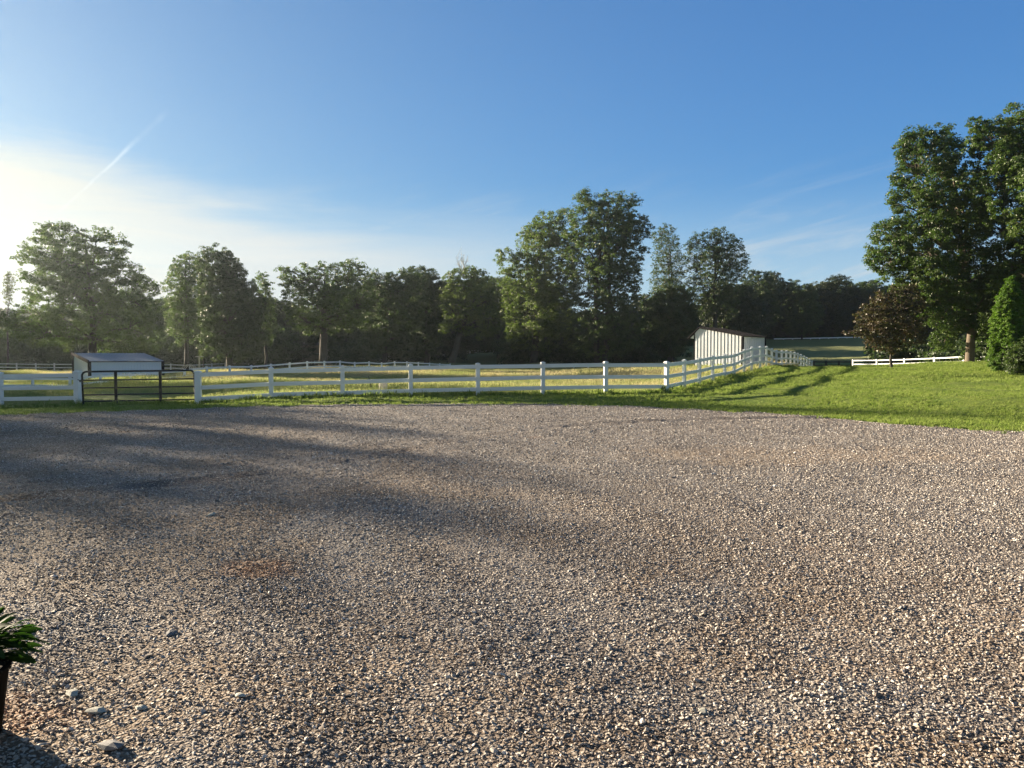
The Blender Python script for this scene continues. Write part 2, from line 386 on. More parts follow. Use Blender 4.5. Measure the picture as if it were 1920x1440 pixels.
M['lawnblade'] = blade_mat('lawn_blades', ((.115, .19, .03), (.18, .265, .045), (.38, .42, .15)), .7, .45)
M['meadowblade'] = blade_mat('meadow_stalks', ((.17, .24, .07), (.44, .39, .23), (.50, .44, .20)), .13, .4, True)

# ------------------------------------------------------------------ ground sheet and gravel lot
def build_ground():
    xs = np.concatenate([-np.geomspace(900, 60, 22)[:-1], np.arange(-60, 60, 1.0), np.geomspace(60, 900, 22)])
    ys = np.concatenate([[-60, -40, -25], np.arange(-15, 90, 1.0), np.arange(90, 200, 3.5), np.geomspace(200, 1800, 24)])
    X, Y = np.meshgrid(xs, ys); x = X.ravel(); y = Y.ravel(); z = hgt(x, y)
    lot = (y < edge_y(x) - .5)
    bank = np.clip((edge_y(x) + .1 - y) / .6, 0, 1)
    z = z - .05 * bank * ((y > -14) & (x > -58) & (x < 22))
    bump = .05 * np.sin(x * .9 + 1.3 * np.sin(y * .5)) * np.sin(y * .8) + .03 * np.sin(x * 2.1 + y * 1.7)
    z = z + bump * np.clip((y - edge_y(x) - .6) / 3, 0, 1) * (y < 300)
    n, mm = X.shape; idx = np.arange(n * mm).reshape(n, mm)
    Q = np.stack([idx[:-1, :-1], idx[:-1, 1:], idx[1:, 1:], idx[1:, :-1]], -1).reshape(-1, 4)
    tag(mesh_obj('ground', np.stack([x, y, z], 1), Q, M['ground'], smooth=True), kind='structure')
build_ground()
def rut_y(x):
    # curved wheel track that sweeps across the lot
    return np.interp(x, [-6, -3, -1.6, 0, 2, 5, 9], [7.5, 10.1, 12.6, 15.6, 17.3, 18.6, 19.2])
def lotz(x, y):
    return lotz0(x, y) - .055 * np.exp(-((y - rut_y(x)) / .13) ** 2) * (np.abs(x) < 9) + .032 * np.exp(-((y - rut_y(x) - .26) / .14) ** 2) * (np.abs(x) < 9) - .015 * np.exp(-((y - rut_y(x) - 1.5) / .16) ** 2) * (np.abs(x) < 9)
def lotz0(x, y):
    return hgt(x, y) * np.clip((y - 12) / 8, 0, 1) + .004 + .012 * np.sin(x * 1.7 + np.sin(y)) * np.sin(y * 1.3) + .007 * np.sin(x * 5 + 2 * y)
def build_lot():
    xs = np.arange(-57, 21.5, .25); K = 130
    tt = np.linspace(0, 1, K) ** .8
    top = edge_y(xs); X = np.repeat(xs[None, :], K, 0); Y = -12 + (top[None, :] + 12) * tt[:, None]
    x = X.ravel(); y = Y.ravel(); z = lotz(x, y)
    last = np.repeat((tt > .999)[:, None], len(xs), 1).ravel(); z[last] -= .05
    idx = np.arange(K * len(xs)).reshape(K, len(xs))
    Q = np.stack([idx[:-1, :-1], idx[:-1, 1:], idx[1:, 1:], idx[1:, :-1]], -1).reshape(-1, 4)
    tag(mesh_obj('gravel_lot', np.stack([x, y, z], 1), Q, M['gravel'], smooth=True), kind='structure')
build_lot()

# ------------------------------------------------------------------ scattered stuff (instances on points)
def scatter(name, label, pts, rot, scl, sources, matn, cat=None):
    me = bpy.data.meshes.new(name); me.vertices.add(len(pts)); me.vertices.foreach_set('co', np.asarray(pts, np.float32).ravel())
    a = me.attributes.new('rot', 'FLOAT_VECTOR', 'POINT'); a.data.foreach_set('vector', np.asarray(rot, np.float32).ravel())
    a = me.attributes.new('scl', 'FLOAT_VECTOR', 'POINT'); a.data.foreach_set('vector', np.asarray(scl, np.float32).ravel())
    me.materials.append(matn)
    o = bpy.data.objects.new(name, me); C.objects.link(o); tag(o, label, cat, kind='stuff')
    ng = bpy.data.node_groups.new(name + '_scatter', 'GeometryNodeTree')
    ng.interface.new_socket('Geometry', in_out='INPUT', socket_type='NodeSocketGeometry'); ng.interface.new_socket('Geometry', in_out='OUTPUT', socket_type='NodeSocketGeometry')
    t = NT(ng); gi = t.add('NodeGroupInput'); go = t.add('NodeGroupOutput')
    j = t.add('GeometryNodeJoinGeometry')
    for s in sources:
        oi = t.add('GeometryNodeObjectInfo'); oi.inputs['Object'].default_value = s; oi.inputs['As Instance'].default_value = True
        t.l.new(oi.outputs['Geometry'], j.inputs[0])
    ip = t.add('GeometryNodeInstanceOnPoints'); ip.inputs['Pick Instance'].default_value = True
    t.l.new(gi.outputs[0], ip.inputs['Points']); t.l.new(j.outputs[0], ip.inputs['Instance'])
    ri = t.add('FunctionNodeRandomValue', data_type='INT'); ri.inputs[4].default_value = 0; ri.inputs[5].default_value = len(sources) - 1
    t.l.new(ri.outputs[2], ip.inputs['Instance Index'])
    for nm, dst in (('rot', 'Rotation'), ('scl', 'Scale')):
        na = t.add('GeometryNodeInputNamedAttribute', data_type='FLOAT_VECTOR'); na.inputs['Name'].default_value = nm
        if nm == 'rot':
            er = t.add('FunctionNodeEulerToRotation'); t.l.new(na.outputs[0], er.inputs[0]); t.l.new(er.outputs[0], ip.inputs[dst])
        else: t.l.new(na.outputs[0], ip.inputs[dst])
    t.l.new(ip.outputs[0], go.inputs[0])
    md = o.modifiers.new('scatter', 'NODES'); md.node_group = ng
    return o
def stone_mesh(name, seed, flat=.6, npt=13, link=False):
    r = np.random.default_rng(seed); bm = bmesh.new()
    for i in range(npt):
        v = r.normal(size=3); v /= np.linalg.norm(v); v *= .5 * r.uniform(.85, 1.1); v[2] *= flat; v[0] *= r.uniform(.85, 1.25)
        bm.verts.new(v)
    bmesh.ops.convex_hull(bm, input=bm.verts[:])
    for v in [v for v in bm.verts if not v.link_faces]: bm.verts.remove(v)
    me = bpy.data.meshes.new(name); bm.to_mesh(me); bm.free(); me.materials.append(M['stone'])
    o = bpy.data.objects.new(name, me)
    if link: C.objects.link(o)
    return o
def scatter_gravel():
    src = [stone_mesh('stone_form', 100 + i, rng.uniform(.32, .62)) for i in range(8)]
    P_, S_ = [], []
    for y0, y1, dens, s0, s1 in ((1.6, 4, 6200, .007, .022), (4, 6, 4200, .009, .023), (6, 9.5, 2300, .012, .025), (9.5, 15, 950, .016, .030), (15, 25, 360, .022, .038)):
        wA = lambda y: .72 * y + 1.2
        area = (wA(y0) + wA(y1)) * (y1 - y0)
        n = int(area * dens * 1.1); y = rng.uniform(y0, y1, n); x = rng.uniform(-1, 1, n) * wA(y1)
        k = (np.abs(x) < wA(y)) & (y < edge_y(x) + .35 * rng.random(n) ** 3 - .12); x = x[k]; y = y[k]
        # clumpy cover, thinner along wheel tracks
        cl = np.sin(x * 1.3 + 2 * np.sin(y * .7)) * np.sin(y * 1.1 + x * .5) * .5 + .5
        cl = cl * .5 + .5 * np.clip((x + 3) / 6, 0, 1)
        trk = np.minimum(np.abs(y - rut_y(x)), np.abs(y - rut_y(x) - 1.5)); worn = np.exp(-(trk / .16) ** 2) * .55
        k = rng.random(len(x)) < (.55 + .45 * cl) * (1 - worn); x = x[k]; y = y[k]
        s = s0 + (s1 - s0) * rng.random(len(x)) ** 2.6; s *= np.where(rng.random(len(x)) < .004, 1.9, 1.0)
        P_.append(np.stack([x, y, lotz(x, y) + s * .12], 1)); S_.append(s)
    p = np.concatenate(P_); s = np.concatenate(S_); n = len(p)
    rot = np.stack([rng.normal(0, .45, n), rng.normal(0, .45, n), rng.uniform(0, 6.28, n)], 1)
    scl = np.stack([s * rng.uniform(.8, 1.4, n), s, s * rng.uniform(.7, 1.2, n)], 1)
    scatter('loose_gravel', 'loose crushed grey and tan stones covering the gravel lot', p, rot, scl, src, M['stone'], 'gravel')
    print('stones', n)
scatter_gravel()

def tuft_mesh(name, seed, nb, height, spread, width, matn, heads=False):
    r = np.random.default_rng(seed); V, T, Qd = [], [], []
    for i in range(nb):
        b = r.uniform(-spread, spread, 3); b[2] = 0; a = r.uniform(0, 6.28); lean = r.uniform(.1, .55) * height
        h = height * r.uniform(.55, 1.0); d = np.array([math.cos(a), math.sin(a), 0]); w = np.array([-d[1], d[0], 0]) * width * .5
        n = len(V)
        mid = b + d * lean * .35 + np.array([0, 0, h * .6]); tip = b + d * lean + np.array([0, 0, h])
        V += [b - w, b + w, mid + w * .8, mid - w * .8, tip]; Qd.append((n, n + 1, n + 2, n + 3)); T.append((n + 3, n + 2, n + 4))
        if heads and r.random() < .5:
            n = len(V); V += [tip - w * 1.6 - (0, 0, h * .16), tip + w * 1.6 - (0, 0, h * .16), tip + w + (0, 0, h * .06), tip - w + (0, 0, h * .06)]; Qd.append((n, n + 1, n + 2, n + 3))
    return mesh_obj(name, np.array([np.asarray(v, float) for v in V]), [np.array(Qd), np.array(T)], matn, link=False)
# is a point on the paddock side of the white fence?
def in_field(x, y):
    front = y > 27.95 + x * .165 + .15
    diag = (y - 28.7) * .55 > (x - 5.94) + .25
    return front & (diag | (x < 5.94))
def scatter_grass():
    src = [tuft_mesh('grass_form', 20 + i, 9, 1.0, .35, .10, M['lawnblade']) for i in range(5)]
    n = 150000
    y = 14 + 42 * rng.random(n) ** 1.25; x = rng.uniform(-1, 1, n) * (.73 * y + 4)
    k = (y > edge_y(x) - .9 * rng.random(n) ** 5) & (~in_field(x, y)) ; x = x[k]; y = y[k]
    s = rng.uniform(.05, .10, len(x)) * (1 + .5 * (y > 30)); edge = y < edge_y(x) + .6
    s[edge] *= rng.uniform(.5, 1.3, edge.sum())
    nf = (np.abs(y - (27.7 + x * .165)) < .35) & (x < 6); s[nf] *= rng.uniform(1.3, 3.0, nf.sum())
    dg = (np.abs((y - 28.7) * .55 - (x - 5.94)) < .3) & (y > 28.7); s[dg] *= rng.uniform(1.1, 2.4, dg.sum())
    z = hgt(x, y) - .01; m = len(x)
    scatter('lawn_grass', 'short mown green grass between the gravel and the white fence', np.stack([x, y, z], 1),
            np.stack([rng.normal(0, .12, m), rng.normal(0, .12, m), rng.uniform(0, 6.28, m)], 1), np.stack([s * 1.5, s * 1.5, s], 1), src, M['lawnblade'], 'grass')
    src = [tuft_mesh('meadow_form', 40 + i, 12, 1.0, .5, .035, M['meadowblade'], True) for i in range(5)]
    n = 90000
    y = 25 + 80 * rng.random(n) ** 1.1; x = rng.uniform(-1, 1, n) * (.72 * y + 4); k = in_field(x, y) & (y < 100); x = x[k]; y = y[k]
    patch = np.sin(x * .21 + 1.2 * np.sin(y * .13)) * np.sin(y * .17 + x * .05) + .4 * np.sin(x * .9 + y * .6)
    s = np.clip(.30 + .16 * patch, .10, .6) * rng.uniform(.7, 1.25, len(x)); s[y < 34] *= .65
    z = hgt(x, y) - .03; m = len(x)
    scatter('meadow_grass', 'tall dry golden and green paddock grass behind the white fence', np.stack([x, y, z], 1),
            np.stack([rng.normal(0, .15, m), rng.normal(0, .15, m), rng.uniform(0, 6.28, m)], 1), np.stack([s * .9, s * .9, s], 1), src, M['meadowblade'], 'grass')
scatter_grass()
# ------------------------------------------------------------------ fences
def post_mesh(x, y, ztop, wid, yaw, base, cap=True):
    b = MB(); c, s = math.cos(yaw), math.sin(yaw); w = wid / 2
    def ringv(h, z): return [(x + (c * a - s * d) * h, y + (s * a + c * d) * h, z) for a, d in ((-1, -1), (1, -1), (1, 1), (-1, 1))]
    lo, hi = base - .25, ztop - (.055 if cap else 0)
    V = ringv(w, lo) + ringv(w, hi); Q = [(3, 2, 1, 0), (4, 5, 6, 7), (0, 1, 5, 4), (1, 2, 6, 5), (2, 3, 7, 6), (3, 0, 4, 7)]
    b.raw(V, Q)
    if cap:
        cw = w + .016; V = ringv(cw, hi - .012) + ringv(cw, hi + .02) + ringv(cw * .55, hi + .045) + ringv(cw * .12, hi + .056)
        Q = [(3, 2, 1, 0), (12, 13, 14, 15)]
        for k in (0, 4, 8): Q += [(k + i, k + (i + 1) % 4, k + 4 + (i + 1) % 4, k + 4 + i) for i in range(4)]
        b.raw(V, Q)
    return b
def fence(root, pts, rails, rail_h, m, wid=.13, rail_w=.05, cap=True, rail_name='rail', cap_every=None):
    """pts: (x, y, ztop, [wid]); rails: depths of the rail centres below the post top"""
    for i, p in enumerate(pts):
        q = pts[min(i + 1, len(pts) - 1)]; r = pts[max(i - 1, 0)]
        yaw = math.atan2(q[1] - r[1], q[0] - r[0]); w = p[3] if len(p) > 3 else wid
        post_mesh(p[0], p[1], p[2], w, yaw, min(h1(p[0], p[1]), p[2] - .5), cap).build('post', m, root)
    for a, b_ in zip(pts[:-1], pts[1:]):
        for d in rails:
            mb = MB(); j = rng.normal(0, .006, 2)
            A = np.array([a[0], a[1], a[2] - d + j[0]]); B = np.array([b_[0], b_[1], b_[2] - d + j[1]])
            L = np.linalg.norm(B - A); u = (B - A) / L
            wa = (a[3] if len(a) > 3 else wid) / 2 - .012; wb = (b_[3] if len(b_) > 3 else wid) / 2 - .012
            mb.frame(A + u * wa, B - u * wb, rail_w, rail_h, bev=.008); mb.build(rail_name, m, root)
def rel(root, pts): # all geometry is written in world space, the empties sit at the origin
    return pts
RAILS = (.155, .60, .985)
def main_fences():
    px = [(-140, 700), (0, 697), (145, 695)]
    A = []
    for x, y in px:
        u = (x - 960) / F; t = -(10.9 + u * 25.9) / (2.406 - .396 * u) ; Y = 25.9 + .396 * t
        q = P(x, y, Y); A.append((q[0], q[1], q[2], .19 if x == 145 else .14))
    r = empty('white_rail_fence', label='white three-rail fence section left of the black metal gate', cat='fence', group='white fence beside the gravel lot')
    fence(r, A, RAILS, .14, M['white'])
    B = []
    tops = [(371, 695, 25.9), (508, 688, 26.3), (642, 685, 26.7), (770, 682, 27.1), (896, 680, 27.5), (1018, 678, 27.9), (1136, 677, 28.3), (1250, 677, 28.7)]
    for x, y, Y in tops:
        q = P(x, y, Y); B.append((q[0], q[1], q[2], .19 if x == 371 else .14))
    dg = [(1283, 673.5), (1311.5, 670), (1336.5, 665.5), (1359, 663.5), (1376.7, 662), (1395.4, 654.5), (1409.8, 650), (1425.6, 648.5), (1437, 648.7), (1447.3, 652.7), (1456, 656), (1466, 656.8), (1474.6, 656.6), (1482.5, 658.8), (1490, 659.7), (1496, 661.5), (1502, 664), (1507.5, 667), (1512.7, 669.8), (1518, 672.7), (1522.6, 676)]
    for i, (x, y) in enumerate(dg):
        Y = 28.7 + 2.13 * (i + 1) + .03; q = P(x, y, Y); B.append((q[0], q[1], q[2], .135))
    r = empty('white_rail_fence', label='long white three-rail fence right of the gate that turns uphill past the ribbed shed', cat='fence', group='white fence beside the gravel lot')
    fence(r, B, RAILS, .14, M['white'])
    return A, B
FA, FB = main_fences()
def far_fences():
    xs = [(-62, 706), (-4, 706.5), (61, 706.5), (131, 707), (188, 701), (244, 700), (298, 695.5), (346, 692), (387.5, 687), (430.5, 685), (471, 684.5), (508, 682), (543, 679.3), (576, 677), (608, 676.5), (637.5, 676), (665, 678.6), (692, 677.5), (715.5, 679.5), (740, 677), (763, 677.5), (784.5, 678.7), (805.5, 680), (824.5, 681), (844, 681.6)]
    pts = []
    for x, y in xs:
        u = (x - 960) / F; t = (31.5 + u * 49) / (1.04 - 2.2 * u); Y = 49 + 2.2 * t; q = P(x, y, Y); pts.append(tuple(q))
    r = empty('white_paddock_fence', label='white fence crossing the paddock diagonally in front of the low pale shed', cat='fence', group='white fences dividing the paddock')
    fence(r, pts, (.15, .58, .98), .13, M['white'], wid=.13)
    xs = [860, 878.5, 901.5, 924, 948.5, 972.5, 996.6, 1023, 1048.8, 1075.8, 1103, 1131, 1160, 1190, 1221, 1253]
    pts = []
    for i, x in enumerate(xs):
        Y = 114 - i * 1.35; q = P(x, 683.5 + .08 * i, Y); pts.append(tuple(q))
    r = empty('white_paddock_fence', label='sunlit far white fence glimpsed beneath the top rail of the near fence', cat='fence', group='white fences dividing the paddock')
    fence(r, pts, (.15, .55, .95), .13, M['white'], wid=.14)
    xs = [(-74, 680), (-39, 680), (-4, 680), (31, 680.5), (67, 681), (101.7, 681), (137, 681), (172, 681), (207, 681), (243, 681), (283, 681.5), (320, 681.7), (355, 683), (397, 681), (422, 680), (448, 680), (466, 679.5), (483, 679.5)]
    pts = []
    for x, y in xs:
        Y = 97 if x < 356 else 97 + (x - 355) * .13; pts.append(tuple(P(x, y, Y)))
    r = empty('white_paddock_fence', label='farthest left white fence below the tall spreading tree, behind the low pale shed', cat='fence', group='white fences dividing the paddock')
    fence(r, pts, (.15, .58, .98), .12, M['white'], wid=.13)
    xs = [(590, 675.5), (611, 674.5), (631, 673), (651.5, 672), (672, 671), (691, 670), (710, 669), (729, 667.5), (747, 666), (765.6, 665.5), (783.4, 663.7), (800.6, 662), (817, 661), (834, 660.3), (850, 660), (866, 659.5), (881.4, 656.5), (896, 656), (912, 653.5), (926, 652), (941, 651), (955, 650), (968, 649)]
    pts = []
    for i, (x, y) in enumerate(xs):
        Y = 128 + i * 1.4; pts.append(tuple(P(x, y, Y)))
    r = empty('wooden_rail_fence', label='weathered grey-brown rail fence climbing the shaded slope behind the leaning trunk', cat='fence')
    fence(r, pts, (.12, .52, .92), .11, M['greyrail'], wid=.13, cap=False)
    xs = [1599.6, 1644.4, 1696, 1752, 1807.5, 1866, 1930, 2000]; ys = [674, 673.3, 671.7, 669.3, 666.5, 665, 663, 661]
    pts = []
    for i, (x, y) in enumerate(zip(xs, ys)):
        Y = 74 - i * 2.9; q = P(x, y, Y); pts.append(tuple(q))
    r = empty('white_lane_fence', label='sunlit white rail fence passing behind the broad maple trunk on the right', cat='fence')
    fence(r, pts, (.12, .48, .85), .10, M['white'], wid=.13)
    xs = [1526, 1549, 1573, 1597]
    pts = [tuple(P(x, 676.5, 78)) for x in xs]
    r = empty('dark_rail_fence', label='short dark-stained rail fence filling the gap between the two white fences', cat='fence')
    fence(r, pts, (.12, .50, .90), .12, M['blackrail'], wid=.14, cap=False)
    xs = np.arange(1452, 1700, 17.0)
    pts = [tuple(P(x, 634.6 - (x - 1452) * .02, 152)) for x in xs]
    r = empty('white_hilltop_fence', label='thin white fence line along the top of the dark pasture slope', cat='fence')
    fence(r, pts, (.10,), .22, M['white'], wid=.16)
far_fences()

# ------------------------------------------------------------------ gate
def gate():
    a = P(153.5, 695, 25.28); b = P(364, 695, 25.85)
    root = empty('farm_gate', label='black tubular steel farm gate hanging between two thick white posts', cat='gate')
    d = (b - a); d[2] = 0; Lx = np.linalg.norm(d); d /= Lx
    zt = zof(258, 694.7, 25.6); zb = zof(258, 760.5, 25.6); H = zt - zb
    def pt(s, z): return a * [1, 1, 0] + d * s + [0, 0, z]
    sag = lambda s: -.035 * (1 - s / Lx)
    r_ = .14; pts = []
    o = MB()
    top = [pt(.03, zb + sag(0))] + [pt(.0, zt - r_ + sag(0))] + [pt(r_ - r_ * math.cos(q), zt - r_ + r_ * math.sin(q) + sag(0)) for q in np.linspace(.25, 1.57, 5)]
    top += [pt(Lx * f, zt + sag(Lx * f)) for f in (.25, .5, .75)]
    top += [pt(Lx - r_ + r_ * math.sin(q), zt - r_ + r_ * math.cos(q)) for q in np.linspace(0, 1.4, 5)] + [pt(Lx, zt - r_)] + [pt(Lx + .03, zb)]
    top += [pt(Lx * f, zb + sag(Lx * f)) for f in (.7, .3)] + [pt(.03, zb + sag(0))]
    o.tube(top, .034, 8); o.build('frame', M['blackmetal'], root, True)
    for yy in (710.5, 725, 737.8, 749.6):
        z = zof(258, yy, 25.6); m = MB(); m.tube([pt(.02, z + sag(0)), pt(Lx / 2, z + sag(Lx / 2)), pt(Lx, z)], .027, 7); m.build('bar', M['blackmetal'], root, True)
    for x in (219, 296.5):
        s = (P(x, 700, 25.5)[0] - a[0]) / d[0]; m = MB(); m.frame(pt(s, zb + .02) - [0, .03, 0], pt(s, zt - .02) - [0, .03, 0], .10, .02, up=(0, 1, 0)); m.build('brace', M['blackmetal'], root)
    for z in (zb + .16, zt - .34):
        m = MB(); m.tube([pt(Lx, z), pt(Lx + .07, z), pt(Lx + .16, z)], .018, 6); m.tube([pt(Lx + .045, z - .07), pt(Lx + .045, z + .09)], .03, 7); m.build('hinge', M['blackmetal'], root, True)
    m = MB(); cz = zt - .28; m.tube([pt(.02, cz), pt(-.05, cz - .07), pt(-.14, cz - .02)], .014, 5); m.frame(pt(-.06, cz - .11), pt(-.06, cz - .03), .04, .03, up=(0, 1, 0)); m.build('chain_latch', M['blackmetal'], root)
gate()

# ------------------------------------------------------------------ sheds
def ribbed_wall(mb, A, B, zb, top_fn, nrm, pitch=.26, rib=.030, base_w=.07, topw=.032):
    """vertical ribbed sheet from A to B (2-D points); top_fn(s) gives the wall top"""
    A = np.array(A, float); B = np.array(B, float); L = np.linalg.norm(B - A); d = (B - A) / L; n = np.array(nrm, float)
    s = [0.0]; off = [0.0]; k = pitch * .5
    while k + base_w < L:
        s += [k - base_w / 2, k - topw / 2, k + topw / 2, k + base_w / 2]; off += [0, rib, rib, 0]
        k2 = k + pitch * .33; k3 = k + pitch * .66
        s += [k2 - .012, k2, k2 + .012, k3 - .012, k3, k3 + .012]; off += [0, .006, 0, 0, .006, 0]
        k += pitch
    s.append(L); off.append(0)
    V = [];
    for a, o in zip(s, off):
        p = A + d * a + n * o; V += [(p[0], p[1], zb), (p[0], p[1], top_fn(a))]
    Q = [(2 * i, 2 * i + 2, 2 * i + 3, 2 * i + 1) for i in range(len(s) - 1)]
    mb.raw(V, Q)
def slab(mb, quad, th=.04):
    """thick roof sheet from four corners"""
    q = np.array(quad, float); n = np.cross(q[1] - q[0], q[3] - q[0]); n /= np.linalg.norm(n); n = n if n[2] > 0 else -n
    V = np.concatenate([q, q - n * th]); mb.raw(V, [(0, 1, 2, 3), (7, 6, 5, 4), (0, 4, 5, 1), (1, 5, 6, 2), (2, 6, 7, 3), (3, 7, 4, 0)])
def ribbed_roof(mb, q, th=.04, pitch=.3):
    q = np.array(q, float); slab(mb, q, th); e = q[1] - q[0]; L = np.linalg.norm(e); n = np.cross(q[1] - q[0], q[3] - q[0]); n /= np.linalg.norm(n); n = n if n[2] > 0 else -n
    k = pitch / 2
    while k < L:
        f = k / L; a = q[0] + (q[1] - q[0]) * f + n * .012; b = q[3] + (q[2] - q[3]) * f + n * .012; mb.frame(a, b, .05, .028, up=n); k += pitch
def right_shed():
    root = empty('run_in_shed', label='white ribbed metal run-in shed with dark brown roof behind the uphill fence', cat='shed')
    A = P(1303, 680, 53.5)[:2]; d = np.array([.72, -.694]); L = 3.62; B = A + d * L
    wv = np.array([.694, .72]); D = 3.4
    n_end = -wv; n_back = d
    zb = min(h1(*A), h1(*B)) - .05
    zl = zof(1303, 623.7, 53.5); zp = zof(1311, 615, 53.3); zr = zof(1389.5, 630, 51.0); sp = .34
    def top(s): return zl + (zp - zl) * s / sp if s < sp else zp + (zr - zp) * (s - sp) / (L - sp)
    m = MB(); ribbed_wall(m, A, B, zb, lambda s: top(s) - .03, n_end, .262, .020); m.build('end_wall', M['shedwhite'], root)
    m = MB(); ribbed_wall(m, B, B + wv * D, zb, lambda s: zr - .03, n_back, .262); m.build('back_wall', M['shedwhite'], root)
    m = MB(); ribbed_wall(m, B + wv * D, A + wv * D, zb, lambda s: top(L - s) - .03, wv, .262); m.build('end_wall', M['shedwhite'], root)
    # front is open: header and two jamb boards
    m = MB(); p = lambda q, z: np.array([q[0], q[1], z]); m.frame(p(A, zl - .16), p(A + wv * D, zl - .16), .04, .26); m.build('front_header', M['shedwhite'], root)
    for q in (A + wv * .06, A + wv * (D - .06)): m = MB(); m.frame(p(q - d * .05, zb), p(q - d * .05, zl - .1), .12, .12, up=(d[0], d[1], 0)); m.build('corner_trim', M['trim'], root)
    m = MB(); q = B + (d - wv) * .03; m.frame(p(q, zb), p(q, zr - .05), .15, .15, up=(d[0], d[1], 0)); m.build('corner_trim', M['trim'], root)
    q = B + wv * D + d * .03; m = MB(); m.frame(p(q, zb), p(q, zr - .05), .09, .09, up=(d[0], d[1], 0)); m.build('corner_trim', M['trim'], root)
    o0, o1 = -.12, D + .12
    roof = empty('roof', parent_dummy=None) if False else None
    m = MB()
    def rp(s, w, z): q = A + d * s + wv * w; return (q[0], q[1], z)
    zpk = zp + .07
    ribbed_roof(m, [rp(sp, o0, zpk), rp(sp, o1, zpk), rp(L + .14, o1, zr + .0), rp(L + .14, o0, zr + .0)], .05)
    ribbed_roof(m, [rp(sp, o0, zpk), rp(sp, o1, zpk), rp(-.62, o1, zl - .42), rp(-.62, o0, zl - .42)], .05)
    ro = m.build('roof', M['roofdark'], root)
    m = MB(); m.raw([rp(-.02, .02, zl - .07), rp(-.42, .02, zl - .40), rp(-.02, .02, zl - .44), rp(-.02, .06, zl - .07), rp(-.42, .06, zl - .40), rp(-.02, .06, zl - .44)], [(0, 1, 4, 3), (1, 2, 5, 4), (2, 0, 3, 5)], [(0, 2, 1), (3, 4, 5)]); m.build('eave_bracket', M['white'], root)
def left_shed():
    root = empty('run_in_shed', label='low pale blue-white metal shed with black corner trim in the left paddock', cat='shed')
    A = P(168, 680, 62)[:2]; d = np.array([.730, .684]); L = 5.75; B = A + d * L; wv = np.array([-.684, .730]); D = 5.1
    zb = h1(*A) - .25; ze = zof(168, 677, 62); zk = zof(136, 662.5, 66)
    p = lambda q, z: np.array([q[0], q[1], z]); tf = lambda s: ze + (zk - ze) * s / D - .04
    m = MB(); ribbed_wall(m, A, B, zb, lambda s: ze - .04, -wv, .24, .015, .05, .03); m.build('front_wall', M['shedblue'], root)
    m = MB(); ribbed_wall(m, A + wv * D, A, zb, lambda s: tf(D - s), -d, .24, .015, .05, .03); m.build('side_wall', M['shedblue'], root)
    m = MB(); ribbed_wall(m, B, B + wv * D, zb, tf, d, .24, .015, .05, .03); m.build('side_wall', M['shedblue'], root)
    m = MB(); ribbed_wall(m, B + wv * D, A + wv * D, zb, lambda s: zk - .04, wv, .24, .015, .05, .03); m.build('rear_wall', M['shedblue'], root)
    for q, z in ((A - (d + wv) * .02, ze), (B + (d - wv) * .02, ze), (A + wv * D - d * .02, zk), (B + wv * D + d * .02, zk)):
        m = MB(); m.frame(p(q, zb), p(q, z - .03), .22, .22, up=(d[0], d[1], 0)); m.build('corner_trim', M['trim'], root)
    def rp(s, w, z): q = A + d * s + wv * w; return (q[0], q[1], z)
    m = MB(); ribbed_roof(m, [rp(-.06, -.12, ze - .01), rp(L + .06, -.12, ze - .01), rp(L + .06, D + .1, zk + .03), rp(-.06, D + .1, zk + .03)], .04); m.build('roof', M['roofgrey'], root)
    m = MB(); m.frame(np.array(rp(-.14, -.2, ze - .05)), np.array(rp(-.14, D + .15, zk - .01)), .10, .24); m.build('rake_trim', M['trim'], root)
    m = MB(); m.frame(np.array(rp(-.06, -.16, ze - .06)), np.array(rp(L + .06, -.16, ze - .06)), .03, .05); m.build('eave_trim', M['trim'], root)
right_shed(); left_shed()
def house():
    root = empty('stone_house', label='shaded low stone house glimpsed under the trees behind the paddock', cat='house')
    Y = 128; a = P(542, 670, Y); b = P(612, 670, Y); z0 = h1(a[0], Y) - .4; zt = zof(600, 645, Y); zr = zof(600, 634, Y)
    m = MB(); m.box((a[0], Y, z0), (b[0], Y + 8, zt)); m.build('wall', M['stone_wall'], root)
    m = MB(); slab(m, [(a[0] - .4, Y - .6, zt - .1), (b[0] + .4, Y - .6, zt - .1), (b[0] + .4, Y + 4, zr + .6), (a[0] - .4, Y + 4, zr + .6)], .15)
    slab(m, [(a[0] - .4, Y + 8.6, zt - .1), (b[0] + .4, Y + 8.6, zt - .1), (b[0] + .4, Y + 4, zr + .6), (a[0] - .4, Y + 4, zr + .6)], .15); m.build('roof', M['shingle'], root)
    for x in (556, 596):
        c = P(x, 655, Y)[0]; m = MB(); m.box((c - .45, Y - .04, z0 + 1.2), (c + .45, Y + .02, z0 + 2.3)); w = m.build('window', M['window'], root)
        m = MB(); m.box((c - .53, Y - .07, z0 + 1.12), (c + .53, Y - .005, z0 + 1.19)); m.box((c - .53, Y - .07, z0 + 2.31), (c + .53, Y - .005, z0 + 2.38)); m.build('frame', M['greyrail'], w)
    c = P(580, 655, Y - 3); m = MB(); m.box((c[0] - .35, Y - 3.3, h1(c[0], Y - 3) - .2), (c[0] + .35, Y - 2.7, zof(580, 649, Y - 3))); m.box((c[0] - .45, Y - 3.4, zof(580, 649, Y - 3)), (c[0] + .45, Y - 2.6, zof(580, 647.6, Y - 3)))
    tag(m.build('stone_pillar', M['stone_wall']), 'square stone pillar with a pale cap in front of the shaded house', 'pillar')
house()
